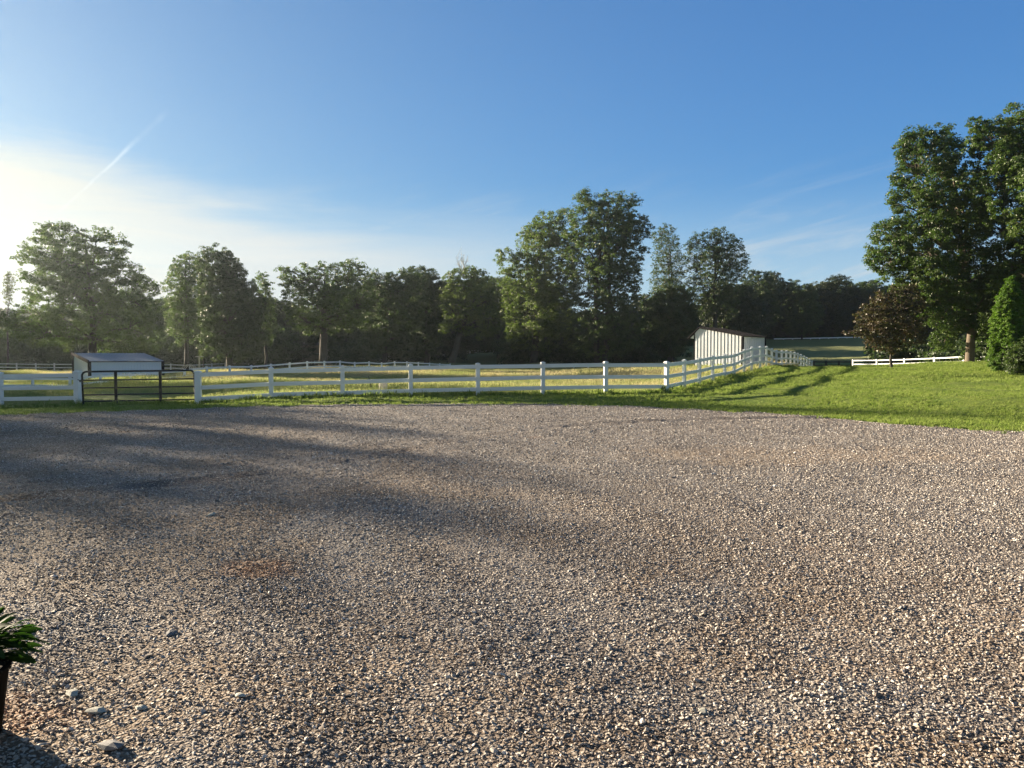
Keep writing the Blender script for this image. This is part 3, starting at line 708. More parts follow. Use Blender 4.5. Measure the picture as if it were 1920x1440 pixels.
def stump():
    b = P(718, 742, 28.6); z0 = h1(b[0], b[1]) - .05; zt = zof(718, 718.5, 28.6); m = MB(); k = 14; r = .165
    V, Q = [], []
    prof = [(z0 - .1, 1.18), (z0 + .08, 1.02), (z0 + .3, .97), (zt - .01, 1.0), (zt, .96)]
    for z, f in prof:
        for i in range(k):
            a = i * 2 * np.pi / k; rr = r * f * (1 + .06 * math.sin(3 * a + 1)); V.append((b[0] + rr * math.cos(a), b[1] + rr * math.sin(a), z + (.02 * math.cos(a) if z > z0 + .2 else 0)))
    for j in range(len(prof) - 1): Q += [(j * k + i, j * k + (i + 1) % k, (j + 1) * k + (i + 1) % k, (j + 1) * k + i) for i in range(k)]
    V.append((b[0], b[1], zt + .004)); c = len(V) - 1; o = (len(prof) - 1) * k
    m.raw(V, Q, [(o + i, o + (i + 1) % k, c) for i in range(k)])
    tag(m.build('wooden_stump', M['stump']), 'short bleached wooden stump standing just behind the white fence', 'stump')
    a = P(693.5, 712, 29.5); bq = P(690, 705, 29.5); m = MB(); m.tube([(a[0] + .08, a[1], h1(a[0], a[1]) - .05), a, bq], [.02, .02, .014], 6)
    tag(m.build('dark_stake', M['blackrail']), 'thin dark stake leaning just above the middle rail of the fence', 'stake')
stump()
def bird_table():
    Y = 92; c = P(374, 683, Y); z0 = h1(c[0], Y) - .1; zt = zof(374, 669.5, Y)
    root = empty('bird_table', label='small wooden bird table on a post below the left treeline', cat='bird table')
    m = MB(); m.frame((c[0], Y, z0), (c[0], Y, zt), .16, .16, up=(0, 1, 0)); m.build('post', M['greyrail'], root)
    m = MB(); m.box((c[0] - .42, Y - .3, zt), (c[0] + .42, Y + .3, zt + .08)); m.box((c[0] - .34, Y - .22, zt + .08), (c[0] + .34, Y + .22, zt + .12)); m.build('tray', M['greyrail'], root)
    # small hoop shelter beside it
    m = MB(); c = P(357, 683, Y + 1); z0 = h1(c[0], Y)
    for dy in (0, .6, 1.2):
        pts = [(c[0] + .8 * math.cos(a), Y + dy, z0 + .95 * math.sin(a)) for a in np.linspace(0, math.pi, 9)]; m.tube(pts, .035, 5)
    m.tube([(c[0], Y, z0 + .95), (c[0], Y + 1.2, z0 + .95)], .03, 5)
    tag(m.build('hoop_frame', M['greyrail']), 'low arched wooden frame in the grass beside the bird table', 'frame')
bird_table()

# ------------------------------------------------------------------ trees
def poly_dist(px, py, poly):
    """signed distance (positive inside) of points to a polygon"""
    x = px[:, None]; y = py[:, None]; a = poly; b = np.roll(poly, -1, 0)
    e = b - a; w0 = x - a[:, 0]; w1 = y - a[:, 1]
    t = np.clip((w0 * e[:, 0] + w1 * e[:, 1]) / ((e ** 2).sum(1) + 1e-9), 0, 1)
    d = np.sqrt((w0 - t * e[:, 0]) ** 2 + (w1 - t * e[:, 1]) ** 2).min(1)
    c = ((a[:, 1] > y) != (b[:, 1] > y)) & (x < e[:, 0] * (y - a[:, 1]) / (e[:, 1] + 1e-12) + a[:, 0])
    return np.where(c.sum(1) % 2 == 1, d, -d)
DK = 2.1
def leaves(centers, radii, leaf, dens, r, flat=.8, spray=.0, droop=.25, aspect=.55):
    """leaf faces spread through clumps; dens = leaf area per clump cross-section"""
    cs, ns, ts = [], [], []
    for c, rd in zip(centers, radii):
        # a clump is made of smaller sprays so that it has holes and an uneven edge
        nsp = max(6, int(11 * r.uniform(.7, 1.3))); tint = r.uniform(0, 1)
        q = r.normal(size=(nsp, 3)); q /= np.linalg.norm(q, axis=1)[:, None]; q *= r.uniform(.35, 1.0, (nsp, 1)) * rd; q[:, 2] *= flat
        n = max(3, int(DK * dens * math.pi * rd * rd / (leaf * leaf * aspect) / nsp))
        for s in q:
            sr = rd * r.uniform(.28, .5); u = r.normal(size=(n, 3)); u *= (r.random((n, 1)) ** .4) / (np.linalg.norm(u, axis=1)[:, None] + 1e-9) * sr
            u[:, 2] *= .55; u[:, 2] -= droop * (u[:, 0] ** 2 + u[:, 1] ** 2) / sr
            cs.append(c + s + u); o = s + u; o = o / (np.linalg.norm(o, axis=1)[:, None] + 1e-6)
            ns.append(o * .5 + [0, 0, .55] + r.normal(0, .45, (n, 3))); ts.append(np.clip(tint * .6 + r.uniform(0, .4) + r.normal(0, .12, n), 0, 1))
    c = np.concatenate(cs); nr = np.concatenate(ns); nr /= np.linalg.norm(nr, axis=1)[:, None]; t = np.concatenate(ts); n = len(c)
    d = r.normal(size=(n, 3)) + [0, 0, -.3]; d -= (d * nr).sum(1)[:, None] * nr; d /= np.linalg.norm(d, axis=1)[:, None] + 1e-9
    s = np.cross(nr, d); L = leaf * r.uniform(.6, 1.35, (n, 1)); Wd = L * aspect
    V = np.stack([c - d * L * .5, c - d * L * .05 + s * Wd * .5 + nr * L * .06, c + d * L * .5 - nr * L * .05, c - d * L * .05 - s * Wd * .5 + nr * L * .06], 1).reshape(-1, 3)
    return V, np.arange(n * 4).reshape(n, 4), np.repeat(t, 4)
NLEAF = [0]
LEAFK = .78
def tree_at(name, label, Y, base, outline, leafm, leaf=.30, dens=1.3, rsub=(.055, .11), k=1.0, trunk_r=.3, depth=.8, bark='bark', lean=None, cat='tree', group=None,
            limbs=9, flat=.8, droop=.25, seed=0, fork=.28, stems=1, aspect=.55, dmax=7.0, ymin_shell=None):
    r = np.random.default_rng(seed + 1000); poly = np.array(outline, float)
    lo, hi = poly.min(0), poly.max(0); size = hi - lo; sc = Y / F; rp = math.sqrt(size[0] * size[1])
    n = 1600; qx = r.uniform(lo[0], hi[0], n); qy = r.uniform(lo[1], hi[1], n); rs = rp * r.uniform(rsub[0], rsub[1], n)
    dist = poly_dist(qx, qy, poly); ok = dist > rs * .62; qx, qy, rs, dist = qx[ok], qy[ok], rs[ok], dist[ok]
    zz = np.minimum(dist * 1.25 * sc, dmax) * depth; dz = r.choice([-1, 1], len(qx)) * zz * r.uniform(.1, 1, len(qx)) ** .5
    keep = []; X3 = np.stack([qx * sc, qy * sc, dz], 1)
    for i in range(len(qx)):
        if all(np.linalg.norm(X3[i] - X3[j]) > (rs[i] + rs[j]) * sc * .50 / math.sqrt(k) for j in keep): keep.append(i)
    cen = np.array([P(qx[i], qy[i], Y + dz[i]) for i in keep]); rad = rs[keep] * sc
    bx, by = base; b = P(bx, by, Y); b[2] = h1(b[0], b[1]) - .15
    root = empty(name, b, label=label, cat=cat, group=group)
    # trunk and limbs
    m = MB(); top = cen[:, 2].max(); H = top - b[2]; ctr = cen.mean(0)
    crown_lo = np.percentile(cen[:, 2], 8); fz = max(H * fork, (crown_lo - b[2]) * .9); fz = min(fz, H * .6)
    for si in range(stems):
        off = np.array([r.normal(0, .5), r.normal(0, .5), 0]) * (stems > 1)
        lx = (lean or (ctr[0] - b[0]) * .35); fk = np.array([b[0] + lx, b[1] + (ctr[1] - b[1]) * .2, b[2] + fz]) + off * 2
        tr = trunk_r / math.sqrt(stems)
        m.tube([b + off - [0, 0, .3], b + off, b + off + [lx * .06, 0, .35], b + off + (fk - b - off) * .4 + [r.normal(0, .1), 0, 0], b + off + (fk - b - off) * .75, fk], np.array([1.35, 1.18, 1.0, .9, .82, .76]) * tr, 10)
        sel = np.arange(len(cen)) % stems == si; cc = cen[sel]; rr = rad[sel]
        lead = np.array([ctr[0] * .7 + fk[0] * .3, ctr[1], b[2] + H * .9]); pts = [fk]
        for f in (.3, .55, .8, 1): pts.append(fk + (lead - fk) * f + np.array([r.normal(0, .25), r.normal(0, .25), 0]) * (f < 1))
        pts = np.array(pts); lr = np.array([.7, .5, .34, .2, .06]) * tr; m.tube(pts, lr, 7)
        T = cc[r.permutation(len(cc))[:limbs]] if len(cc) else cc; lb = []
        for tg in T:
            f = np.clip((tg[2] - fk[2]) / (lead[2] - fk[2] + 1e-6) * .75 - .12, 0, .9); st = fk + (lead - fk) * f
            L = np.linalg.norm(tg - st); md = st + (tg - st) * .5 + np.array([r.normal(0, .06) * L, r.normal(0, .06) * L, .08 * L])
            line = np.array([st, st + (md - st) * .5 + [0, 0, -.01 * L], md, md + (tg - md) * .55 + [0, 0, .02 * L], tg]); w = tr * .42 * (1 - .55 * f)
            m.tube(line, np.array([1, .8, .6, .38, .15]) * w, 6); lb.append(line)
        if len(lb):
            A = np.concatenate([np.array([l[0] + (l[-1] - l[0]) * f for f in (.35, .6, .85)]) * 0 + l[1:4] for l in lb])
            for tg in cc:
                s0 = A[np.argmin(((A - tg) ** 2).sum(1))]; L = np.linalg.norm(tg - s0)
                if L > .4: m.tube([s0, s0 + (tg - s0) * .5 + [r.normal(0, .05) * L, 0, .06 * L], tg], [max(.03, tr * .10), max(.02, tr * .06), .012], 4)
    V = np.concatenate(m.V) - b; m.V = [V]
    m.build('trunk', M[bark], root, True)
    V, Q, t = leaves(cen - b, rad, leaf * LEAFK, dens, r, flat, droop=droop, aspect=aspect); NLEAF[0] += len(Q)
    mesh_obj('crown', V, Q, M[leafm], root, attrs={'tint': ('POINT', 'FLOAT', t)})
    return root
T = tree_at
T('spreading_tree', 'tall hazy spreading tree on the far left above the low shed', 80, (170, 690), [(35, 450), (70, 412), (120, 410), (165, 420), (215, 422), (240, 450), (250, 490), (285, 503), (303, 530), (305, 600), (300, 660), (230, 672), (175, 664), (150, 650), (120, 668), (95, 655), (80, 640), (60, 665), (40, 640), (10, 630), (-20, 610), (-25, 580), (20, 575), (40, 560), (25, 530), (40, 505), (25, 475)], 'l_mid', .30, 1.05, (.045, .085), 1.0, .5, seed=1, limbs=16, lean=.3, fork=.2)
T('sapling', 'thin twiggy treetop at the left edge beside the spreading tree', 100, (14, 690), [(8, 512), (20, 505), (30, 525), (26, 550), (22, 575), (6, 575), (2, 550)], 'l_olive', .26, .5, (.12, .2), 1.0, .12, seed=2, limbs=4)
T('round_tree', 'loose pale-topped tree between the spreading tree and the dark cone-shaped tree', 96, (350, 688), [(312, 505), (325, 478), (348, 461), (368, 468), (388, 500), (395, 560), (385, 640), (330, 655), (305, 600), (303, 545)], 'l_mid', .3, 1.1, (.07, .12), 1.0, .3, seed=3)
T('cone_tree', 'dense dark green tree with a rounded cone top left of the leaning branches', 88, (430, 688), [(368, 485), (385, 462), (410, 457), (435, 470), (462, 500), (480, 530), (500, 560), (508, 640), (470, 678), (400, 678), (370, 650), (372, 560)], 'l_dark', .28, 1.9, (.06, .10), 1.3, .4, seed=4)
T('small_tree', 'small ragged tree squeezed between the dark cone tree and the umbrella-topped tree', 94, (497, 686), [(476, 512), (492, 505), (510, 520), (518, 560), (520, 620), (505, 655), (478, 610)], 'l_mid', .28, 1.1, (.09, .15), 1.0, .2, seed=5)
T('umbrella_tree', 'wide umbrella-topped tree with a dark straight trunk before the stone house', 92, (605, 676), [(511, 490), (530, 494), (550, 503), (565, 486), (590, 493), (615, 483), (640, 489), (660, 478), (684, 490), (702, 520), (704, 560), (690, 600), (660, 625), (600, 630), (560, 628), (535, 605), (525, 560), (522, 530)], 'l_mid', .28, 1.1, (.05, .09), .95, .55, seed=6, limbs=14, fork=.32, lean=.2)
T('broad_tree', 'broad dark tree right of the umbrella-topped tree', 104, (720, 680), [(680, 512), (705, 503), (735, 505), (760, 496), (792, 500), (805, 560), (795, 640), (740, 672), (690, 668), (668, 600)], 'l_dark', .32, 1.5, (.07, .12), 1.2, .4, seed=7)
T('broad_tree', 'dense dark tree left of the leaning oak', 110, (800, 680), [(765, 503), (800, 496), (828, 512), (845, 545), (840, 620), (815, 670), (770, 665), (755, 560)], 'l_dark', .32, 1.6, (.07, .13), 1.2, .4, seed=8)
T('leaning_oak', 'oak with a pale leaning trunk and dead twigs on top standing alone on the slope', 105, (845, 678), [(826, 512), (850, 500), (880, 494), (905, 500), (928, 520), (942, 560), (948, 600), (930, 632), (890, 640), (862, 622), (835, 630), (812, 622), (830, 590), (824, 550)], 'l_light', .30, 1.15, (.06, .10), 1.0, .52, seed=9, lean=1.4, fork=.33, limbs=12)
T('tall_tree', 'tall tree with stepped bright tops on the left flank of the tallest tree', 112, (1000, 680), [(920, 468), (940, 455), (962, 468), (973, 432), (990, 412), (1012, 387), (1028, 400), (1046, 381), (1064, 384), (1078, 400), (1083, 450), (1088, 560), (1078, 640), (1040, 668), (955, 660), (938, 600), (933, 520)], 'l_light', .32, 1.25, (.05, .09), 1.1, .55, seed=10, limbs=14)
T('tallest_tree', 'tallest tree of the middle group with several narrow towering tops', 105, (1125, 684), [(1058, 402), (1078, 362), (1102, 345), (1118, 362), (1124, 374), (1130, 343), (1150, 347), (1168, 350), (1180, 366), (1194, 353), (1207, 390), (1224, 420), (1220, 470), (1208, 500), (1203, 560), (1216, 620), (1192, 668), (1130, 676), (1078, 668), (1068, 560), (1058, 480)], 'l_mid', .30, 1.25, (.042, .078), 1.1, .6, seed=11, limbs=18, stems=2)
T('thin_tree', 'thin airy tree with sky showing through right of the tallest tree', 116, (1255, 682), [(1214, 436), (1240, 418), (1262, 414), (1272, 440), (1285, 480), (1292, 530), (1285, 600), (1240, 600), (1215, 540), (1222, 470)], 'l_dark', .26, .60, (.055, .10), .95, .28, seed=12, limbs=12)
T('airy_tree', 'open-crowned tree with a wide rounded top above the white ribbed shed', 112, (1340, 682), [(1283, 452), (1300, 434), (1320, 430), (1340, 419), (1365, 425), (1385, 440), (1402, 465), (1408, 492), (1398, 530), (1385, 600), (1300, 600), (1285, 530), (1279, 480)], 'l_dark', .27, .80, (.048, .085), 1.0, .4, seed=13, limbs=14)
T('understory_tree', 'low dark bushy tree directly left of the white ribbed shed', 108, (1262, 684), [(1203, 560), (1245, 528), (1300, 540), (1318, 600), (1300, 650), (1270, 672), (1250, 672), (1210, 655), (1198, 610)], 'l_dark', .32, 1.8, (.08, .13), 1.3, .25, seed=14)
T('understory_tree', 'low dark bushy tree behind the roof of the white ribbed shed', 122, (1375, 672), [(1300, 560), (1345, 525), (1405, 530), (1435, 570), (1432, 640), (1330, 655)], 'l_wood', .36, 1.9, (.08, .13), 1.3, .25, seed=15)
T('maple_tree', 'big sunlit maple with a broad pale trunk on the right lawn', 52, (1818, 676), [(1672, 300), (1680, 262), (1700, 238), (1735, 230), (1760, 224), (1790, 233), (1808, 255), (1816, 300), (1845, 330), (1860, 400), (1858, 480), (1875, 560), (1862, 650), (1835, 655), (1818, 630), (1796, 645), (1770, 665), (1738, 655), (1745, 620), (1700, 605), (1680, 575), (1650, 530), (1616, 492), (1622, 440), (1645, 412), (1668, 403), (1666, 345)], 'l_maple', .19, 1.5, (.036, .066), 1.4, .31, seed=16, limbs=22, bark='barklight', fork=.22, lean=.15, dmax=6)
T('maple_tree', 'even taller dark maple cut off by the right edge of the picture', 49, (1960, 690), [(1812, 222), (1838, 203), (1868, 208), (1888, 188), (1920, 192), (1965, 196), (2015, 240), (2060, 330), (2080, 450), (2060, 600), (1990, 660), (1900, 655), (1872, 640), (1866, 560), (1830, 480), (1808, 380), (1812, 300), (1803, 268)], 'l_maple', .19, 1.5, (.036, .066), 1.4, .42, seed=17, limbs=22, bark='barklight', fork=.2, dmax=6)
T('magnolia_tree', 'small bronze-leaved magnolia standing alone on the sunny lawn', 43, (1671, 692), [(1576, 632), (1583, 618), (1605, 612), (1606, 590), (1608, 572), (1628, 560), (1640, 540), (1655, 548), (1672, 530), (1700, 532), (1722, 526), (1738, 560), (1744, 600), (1738, 648), (1705, 655), (1685, 668), (1655, 664), (1635, 655), (1612, 640)], 'l_mag', .17, 1.05, (.05, .10), 1.1, .085, seed=18, limbs=12, fork=.18, cat='tree')
T('arborvitae', 'narrow bright green arborvitae column at the right edge of the lawn', 36, (1886, 697), [(1893, 516), (1903, 520), (1914, 545), (1924, 590), (1932, 640), (1930, 704), (1866, 706), (1850, 680), (1852, 640), (1860, 590), (1874, 545)], 'l_thuja', .085, 3.0, (.055, .09), 2.2, .10, seed=19, flat=1.1, cat='shrub', limbs=6)
T('leafy_bush', 'round leafy bush beside the arborvitae in the mulch bed', 34, (1925, 700), [(1882, 672), (1890, 650), (1910, 634), (1945, 634), (1970, 660), (1968, 706), (1888, 706)], 'l_mid', .13, 1.5, (.12, .18), 1.4, .04, seed=20, cat='bush', limbs=6)
T('lone_sapling', 'small pale sunlit sapling above the bird table in the left paddock', 93, (381, 683), [(372, 660), (378, 650), (388, 651), (392, 662), (387, 672), (375, 672)], 'l_light', .22, 1.2, (.2, .3), 1.2, .06, seed=21, limbs=3)
# dead twigs on the oak
def dead_twigs():
    r = np.random.default_rng(5); m = MB(); b = P(868, 510, 105)
    root = [o for o in C.objects if o.name.startswith('leaning_oak')][0]
    for i in range(9):
        e = P(r.uniform(845, 885), r.uniform(474, 490), 105 + r.uniform(-1, 1)); s = b + r.normal(0, .3, 3); md = (s + e) / 2 + r.normal(0, .2, 3)
        m.tube([s, md, e], [.06, .04, .015], 4)
        for j in range(3): f = r.uniform(.4, .9); q = s + (e - s) * f; m.tube([q, q + r.normal(0, .5, 3) + [0, 0, .5]], [.025, .012], 4)
    m.V = [np.concatenate(m.V) - np.array(root.location)]
    m.Q = [np.concatenate(m.Q)]; m.T = [np.concatenate(m.T)]
    m.build('dead_branches', M['greyrail'], root)
dead_twigs()
# individual trees of the wood on the hill and behind the paddock: a few forms, copied
def wood_proto(seed, leafm, wid=150, hh=200, dens=1.5):
    r = np.random.default_rng(seed); a = []
    for i in range(16):
        th = -math.pi / 2 + i * 2 * math.pi / 16; rr = r.uniform(.85, 1.1); a.append((960 + wid / 2 * rr * math.cos(th), 560 + hh / 2 * rr * math.sin(th)))
    o = T('woodland_tree', None, 150, (960, 672), a, leafm, .42, dens, (.08, .14), 1.2, .35, seed=seed, limbs=8)
    return o
def copy_tree(o, loc, s, rz, label):
    c = o.copy(); C.objects.link(c)
    for ch in o.children:
        d = ch.copy(); C.objects.link(d); d.parent = c
    c.location = loc; c.scale = s; c.rotation_euler.z = rz; c['label'] = label; c['category'] = 'tree'; c['group'] = 'trees of the wood behind the paddock'
    return c
protos = [wood_proto(50, 'l_dark'), wood_proto(51, 'l_wood'), wood_proto(52, 'l_mid'), wood_proto(53, 'l_olive')]
PH = 23.5   # crown top of a form above its base, metres
def woods():
    r = np.random.default_rng(77)
    # (px, top y, distance, form)
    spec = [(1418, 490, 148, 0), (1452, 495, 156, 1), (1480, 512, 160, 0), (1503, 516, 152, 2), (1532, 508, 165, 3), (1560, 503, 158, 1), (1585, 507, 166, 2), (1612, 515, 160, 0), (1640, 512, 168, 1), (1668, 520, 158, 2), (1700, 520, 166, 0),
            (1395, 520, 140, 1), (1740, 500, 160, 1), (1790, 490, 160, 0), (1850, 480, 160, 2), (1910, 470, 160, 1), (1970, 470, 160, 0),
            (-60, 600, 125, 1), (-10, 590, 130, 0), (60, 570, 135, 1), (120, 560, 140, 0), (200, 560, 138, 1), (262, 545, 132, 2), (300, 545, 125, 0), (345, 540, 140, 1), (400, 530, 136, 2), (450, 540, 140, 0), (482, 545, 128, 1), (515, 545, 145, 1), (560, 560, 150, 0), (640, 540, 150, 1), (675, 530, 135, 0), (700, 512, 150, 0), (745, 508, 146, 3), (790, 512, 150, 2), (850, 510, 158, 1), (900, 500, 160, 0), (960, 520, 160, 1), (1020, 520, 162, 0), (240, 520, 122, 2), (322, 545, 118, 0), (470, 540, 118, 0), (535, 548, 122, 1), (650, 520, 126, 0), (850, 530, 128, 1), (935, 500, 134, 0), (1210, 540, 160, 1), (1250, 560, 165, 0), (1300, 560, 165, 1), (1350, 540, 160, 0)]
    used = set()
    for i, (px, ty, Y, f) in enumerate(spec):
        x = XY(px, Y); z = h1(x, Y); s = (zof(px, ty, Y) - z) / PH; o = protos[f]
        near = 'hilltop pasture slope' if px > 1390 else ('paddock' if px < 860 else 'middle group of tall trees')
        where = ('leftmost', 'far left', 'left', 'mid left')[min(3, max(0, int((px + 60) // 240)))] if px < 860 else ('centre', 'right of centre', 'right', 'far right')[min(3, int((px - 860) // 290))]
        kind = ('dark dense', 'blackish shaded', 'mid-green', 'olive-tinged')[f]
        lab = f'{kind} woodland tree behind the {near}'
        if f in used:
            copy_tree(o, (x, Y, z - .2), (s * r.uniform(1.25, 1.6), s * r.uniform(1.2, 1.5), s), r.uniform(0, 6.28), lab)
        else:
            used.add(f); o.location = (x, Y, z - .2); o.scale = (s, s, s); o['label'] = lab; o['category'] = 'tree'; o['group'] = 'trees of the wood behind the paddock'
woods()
# far wood that reads as one mass, and the brush under the tree line
def mass(name, label, cells, leafm, leaf, dens, seed, cat):
    r = np.random.default_rng(seed); cen, rad = [], []
    for px0, px1, yt, yb, Y0, Y1, n, rr in cells:
        for i in range(n):
            px = r.uniform(px0, px1); Y = r.uniform(Y0, Y1); x = XY(px, Y); z0 = h1(x, Y); zt = zof(px, yt + r.normal(0, (yb - yt) * .06), Y); R_ = rr * r.uniform(.6, 1.3)
            z = z0 + R_ * .3 + max(0.0, zt - R_ - z0) * r.random() ** .85; cen.append((x, Y, z)); rad.append(R_)
    V, Q, t = leaves(np.array(cen), np.array(rad), leaf, dens, r); NLEAF[0] += len(Q)
    tag(mesh_obj(name, V, Q, M[leafm], attrs={'tint': ('POINT', 'FLOAT', t)}), label, cat, kind='stuff')
mass('distant_woods', 'dark unbroken woodland closing the view behind the individual trees',
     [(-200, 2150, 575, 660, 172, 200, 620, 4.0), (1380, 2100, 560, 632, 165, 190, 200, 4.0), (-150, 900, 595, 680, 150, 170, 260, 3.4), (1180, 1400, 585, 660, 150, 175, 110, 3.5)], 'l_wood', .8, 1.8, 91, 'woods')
mass('underbrush', 'shadowy bushes and brush under the tree line behind the paddock',
     [(-140, 330, 610, 690, 104, 120, 190, 1.9), (300, 540, 605, 680, 104, 122, 170, 1.9), (625, 700, 640, 672, 112, 128, 50, 1.7), (500, 620, 600, 650, 130, 140, 60, 2.0), (650, 835, 615, 672, 133, 145, 130, 2.0), (860, 1010, 630, 665, 150, 160, 70, 2.0), (950, 1225, 610, 676, 112, 124, 190, 1.9), (850, 960, 600, 650, 150, 165, 60, 2.2), (1225, 1300, 662, 676, 120, 130, 14, 1.0), (1640, 2050, 640, 690, 70, 100, 110, 1.7), (1770, 1850, 640, 680, 66, 75, 40, 1.4), (1835, 2080, 500, 680, 54, 62, 170, 1.5)], 'l_dark', .34, 1.7, 92, 'underbrush')
print('leaf faces', NLEAF[0])

# ------------------------------------------------------------------ planter and single stones
def planter():
    cx, cy = -2.215, 2.98; root = empty('potted_plant', (cx, cy, .004), label='black planter with a broad-leaved green plant cut off by the left edge', cat='planter')
    m = MB(); k = 28; prof = [(.105, 0), (.118, .0), (.150, .30), (.158, .30), (.160, .335), (.150, .335), (.146, .29)]; V, Q = [], []
    for rr, z in prof:
        for i in range(k): a = i * 2 * math.pi / k; V.append((rr * math.cos(a), rr * math.sin(a), z))
    for j in range(len(prof) - 1): Q += [(j * k + i, j * k + (i + 1) % k, (j + 1) * k + (i + 1) % k, (j + 1) * k + i) for i in range(k)]
    m.raw(V, Q, [(0, (i + 1) % k, i) for i in range(1, k - 1)]); m.build('pot', M['pot'], root, True)
    m = MB(); V = [(.147 * math.cos(i * 2 * math.pi / k), .147 * math.sin(i * 2 * math.pi / k), .30) for i in range(k)] + [(0, 0, .315)]; m.raw(V, [], [(i, (i + 1) % k, k) for i in range(k)]); m.build('soil', M['soil'], root)
    r = np.random.default_rng(3); V, Q, tt = [], [], []; st = MB()
    for i in range(170):
        a = r.uniform(0, 6.28); el = r.uniform(-.35, 1.2); hub = np.array([.05 * math.cos(a), .05 * math.sin(a), .36 + r.uniform(-.02, .10)])
        d = np.array([math.cos(a) * math.cos(el), math.sin(a) * math.cos(el), math.sin(el)]); reach = r.uniform(.05, .15) * (1.0 if el < .6 else .75); s0 = hub + d * reach
        st.tube([np.array([.02 * math.cos(a), .02 * math.sin(a), .30]), hub, s0], [.004, .003, .002], 5)
        L = r.uniform(.065, .115); w = L * r.uniform(.45, .6); side = np.cross(d, [0, 0, 1]); side /= np.linalg.norm(side) + 1e-6; up = np.cross(side, d); side = side * math.cos(r.normal(0, .5)) + up * math.sin(r.normal(0, .5)); up = np.cross(side, d)
        base = len(V); ns = 9
        for j in range(ns):
            f = j / (ns - 1); wd = w * .5 * math.sin(math.pi * min(1, f * .92 + .05)) ** .8 * (1 - .35 * f) * (1 + (.06 if j % 2 else -.05)); c = s0 + d * L * f - up * 0 - np.array([0, 0, 1]) * L * .38 * f * f
            for q, lift in ((-1, .16), (-.5, .05), (0, -.02), (.5, .05), (1, .16)): V.append(c + side * wd * q + up * lift * wd)
        for j in range(ns - 1):
            for q in range(4): o = base + j * 5 + q; Q.append((o, o + 1, o + 6, o + 5))
        tt += [r.uniform(0, 1)] * (ns * 5)
    mesh_obj('foliage', np.array(V), np.array(Q), M['l_pot'], root, smooth=True, attrs={'tint': ('POINT', 'FLOAT', tt)})
    st.build('stems', M['l_pot'], root)
planter(); bpy.data.objects['potted_plant'].scale = (1, 1, .88)
def single_stones():
    spec = [(135, 1303, .060, 'flat pale oval stone nearest the black planter'), (182, 1336, .062, 'long tan stone just below right of the pale oval stone'), (206, 1404, .090, 'large dark flat stone near the bottom left corner'), (262, 1330, .045, 'pale wedge stone right of the long tan stone'), (322, 1186, .060, 'dark stone alone in the left foreground gravel'), (397, 967, .075, 'pale slab stone at the near edge of the gravel shadow'), (450, 1312, .045, 'small whitish stone in the lower left gravel'), (1318, 1330, .042, 'small pale stone in the lower right gravel')]
    for i, (px, py, s, lab) in enumerate(spec):
        r_ = ray(px, py); t = -CAMH / r_[2]; x, y = r_[0] * t, r_[1] * t
        o = stone_mesh('stone', 300 + i, .42, 22, link=True); dark = 'dark' in lab
        o.data.materials.clear(); o.data.materials.append(M['stone_dark' if dark else 'stone_pale'])
        o.location = (x, y, float(lotz(np.array([x]), np.array([y]))[0]) + s * .14); o.scale = (s * 1.35, s * .95, s * .9); o.rotation_euler = (rng.normal(0, .15), rng.normal(0, .15), rng.uniform(0, 6))
        tag(o, lab, 'stone', 'larger stones lying on the gravel')
M['stone_dark'] = simple('dark_stone', (.16, .155, .155), .8, .25, 30, .4); M['stone_pale'] = simple('pale_stone', (.40, .385, .32), .8, .2, 30, .4)
single_stones()
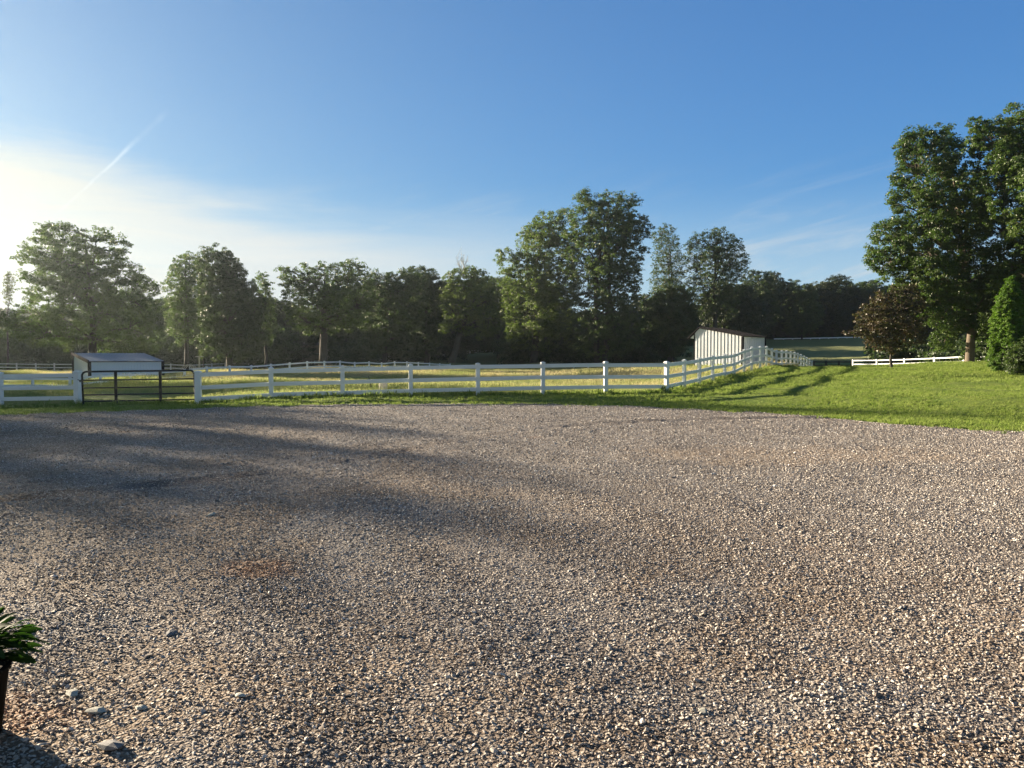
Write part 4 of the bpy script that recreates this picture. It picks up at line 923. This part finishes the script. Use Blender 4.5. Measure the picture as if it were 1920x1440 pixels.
# ------------------------------------------------------------------ trees left of the frame: they throw the long shadows across the lot
def left_row():
    r = np.random.default_rng(12)
    spec = LEFT_ROW
    loose = [wood_proto(60, 'l_mid', dens=.5), wood_proto(61, 'l_dark', dens=.55)]; first = [True, True]
    names = ('first', 'second', 'third', 'fourth', 'fifth', 'sixth', 'seventh', 'eighth', 'ninth', 'tenth', 'eleventh', 'twelfth', 'thirteenth', 'fourteenth', 'fifteenth')
    for i, (x, y, h_, w_, f) in enumerate(spec):
        o = loose[i % 2]; lab = f'{names[i]} tree of the unseen row beyond the left end of the gravel lot'
        if first[i % 2]:
            first[i % 2] = False; o.location = (x, y, h1(x, y) - .2); o.scale = (w_ / 16, w_ / 16, h_ / PH); o['label'] = lab; o['category'] = 'tree'; o['group'] = 'trees left of the lot'
        else: copy_tree(o, (x, y, h1(x, y) - .2), (w_ / 16, w_ / 16, h_ / PH), r.uniform(0, 6.28), lab)['group'] = 'trees left of the lot'
LEFT_ROW = [(-45.5, 32.3, 13.15, 7, 0), (-43, 33.2, 13.15, 6.5, 1), (-39.5, 33.8, 13.15, 6, 2), (-40.5, 37, 13.15, 6, 0), (-40, 41, 13.15, 5, 2), (-43.5, 45, 13.15, 6.5, 1), (-47.8, 49, 13.15, 7.5, 2), (-50.6, 37, 13.15, 8, 2), (-54, 33.5, 13.15, 8, 0),
            (-51.4, 57, 13.15, 6.5, 1), (-57, 63, 14, 8, 0), (-46.5, 58.5, 19, 5.5, 2), (-51, 66.5, 17.5, 5, 0), (-61, 82, 13, 9, 1), (-67, 87, 13, 9, 2)]  # last two are added out of view to shade the left shed
left_row()

# ------------------------------------------------------------------ morning haze
def haze():
    m = MB(); m.box((-330, -60, -6), (330, 330, 46)); o = m.build('haze', None); tag(o, 'thin golden morning haze over the paddock and trees', 'haze', kind='stuff')
    mm = bpy.data.materials.new('haze'); mm.use_nodes = True; t = NT(mm.node_tree); t.n.clear(); out = t.add('ShaderNodeOutputMaterial')
    v = t.add('ShaderNodeVolumePrincipled', {'Color': (.80, .93, 1, 1), 'Density': HAZE, 'Anisotropy': .68}); t.l.new(v.outputs[0], out.inputs['Volume']); o.data.materials.append(mm)
HAZE = .00017
haze()
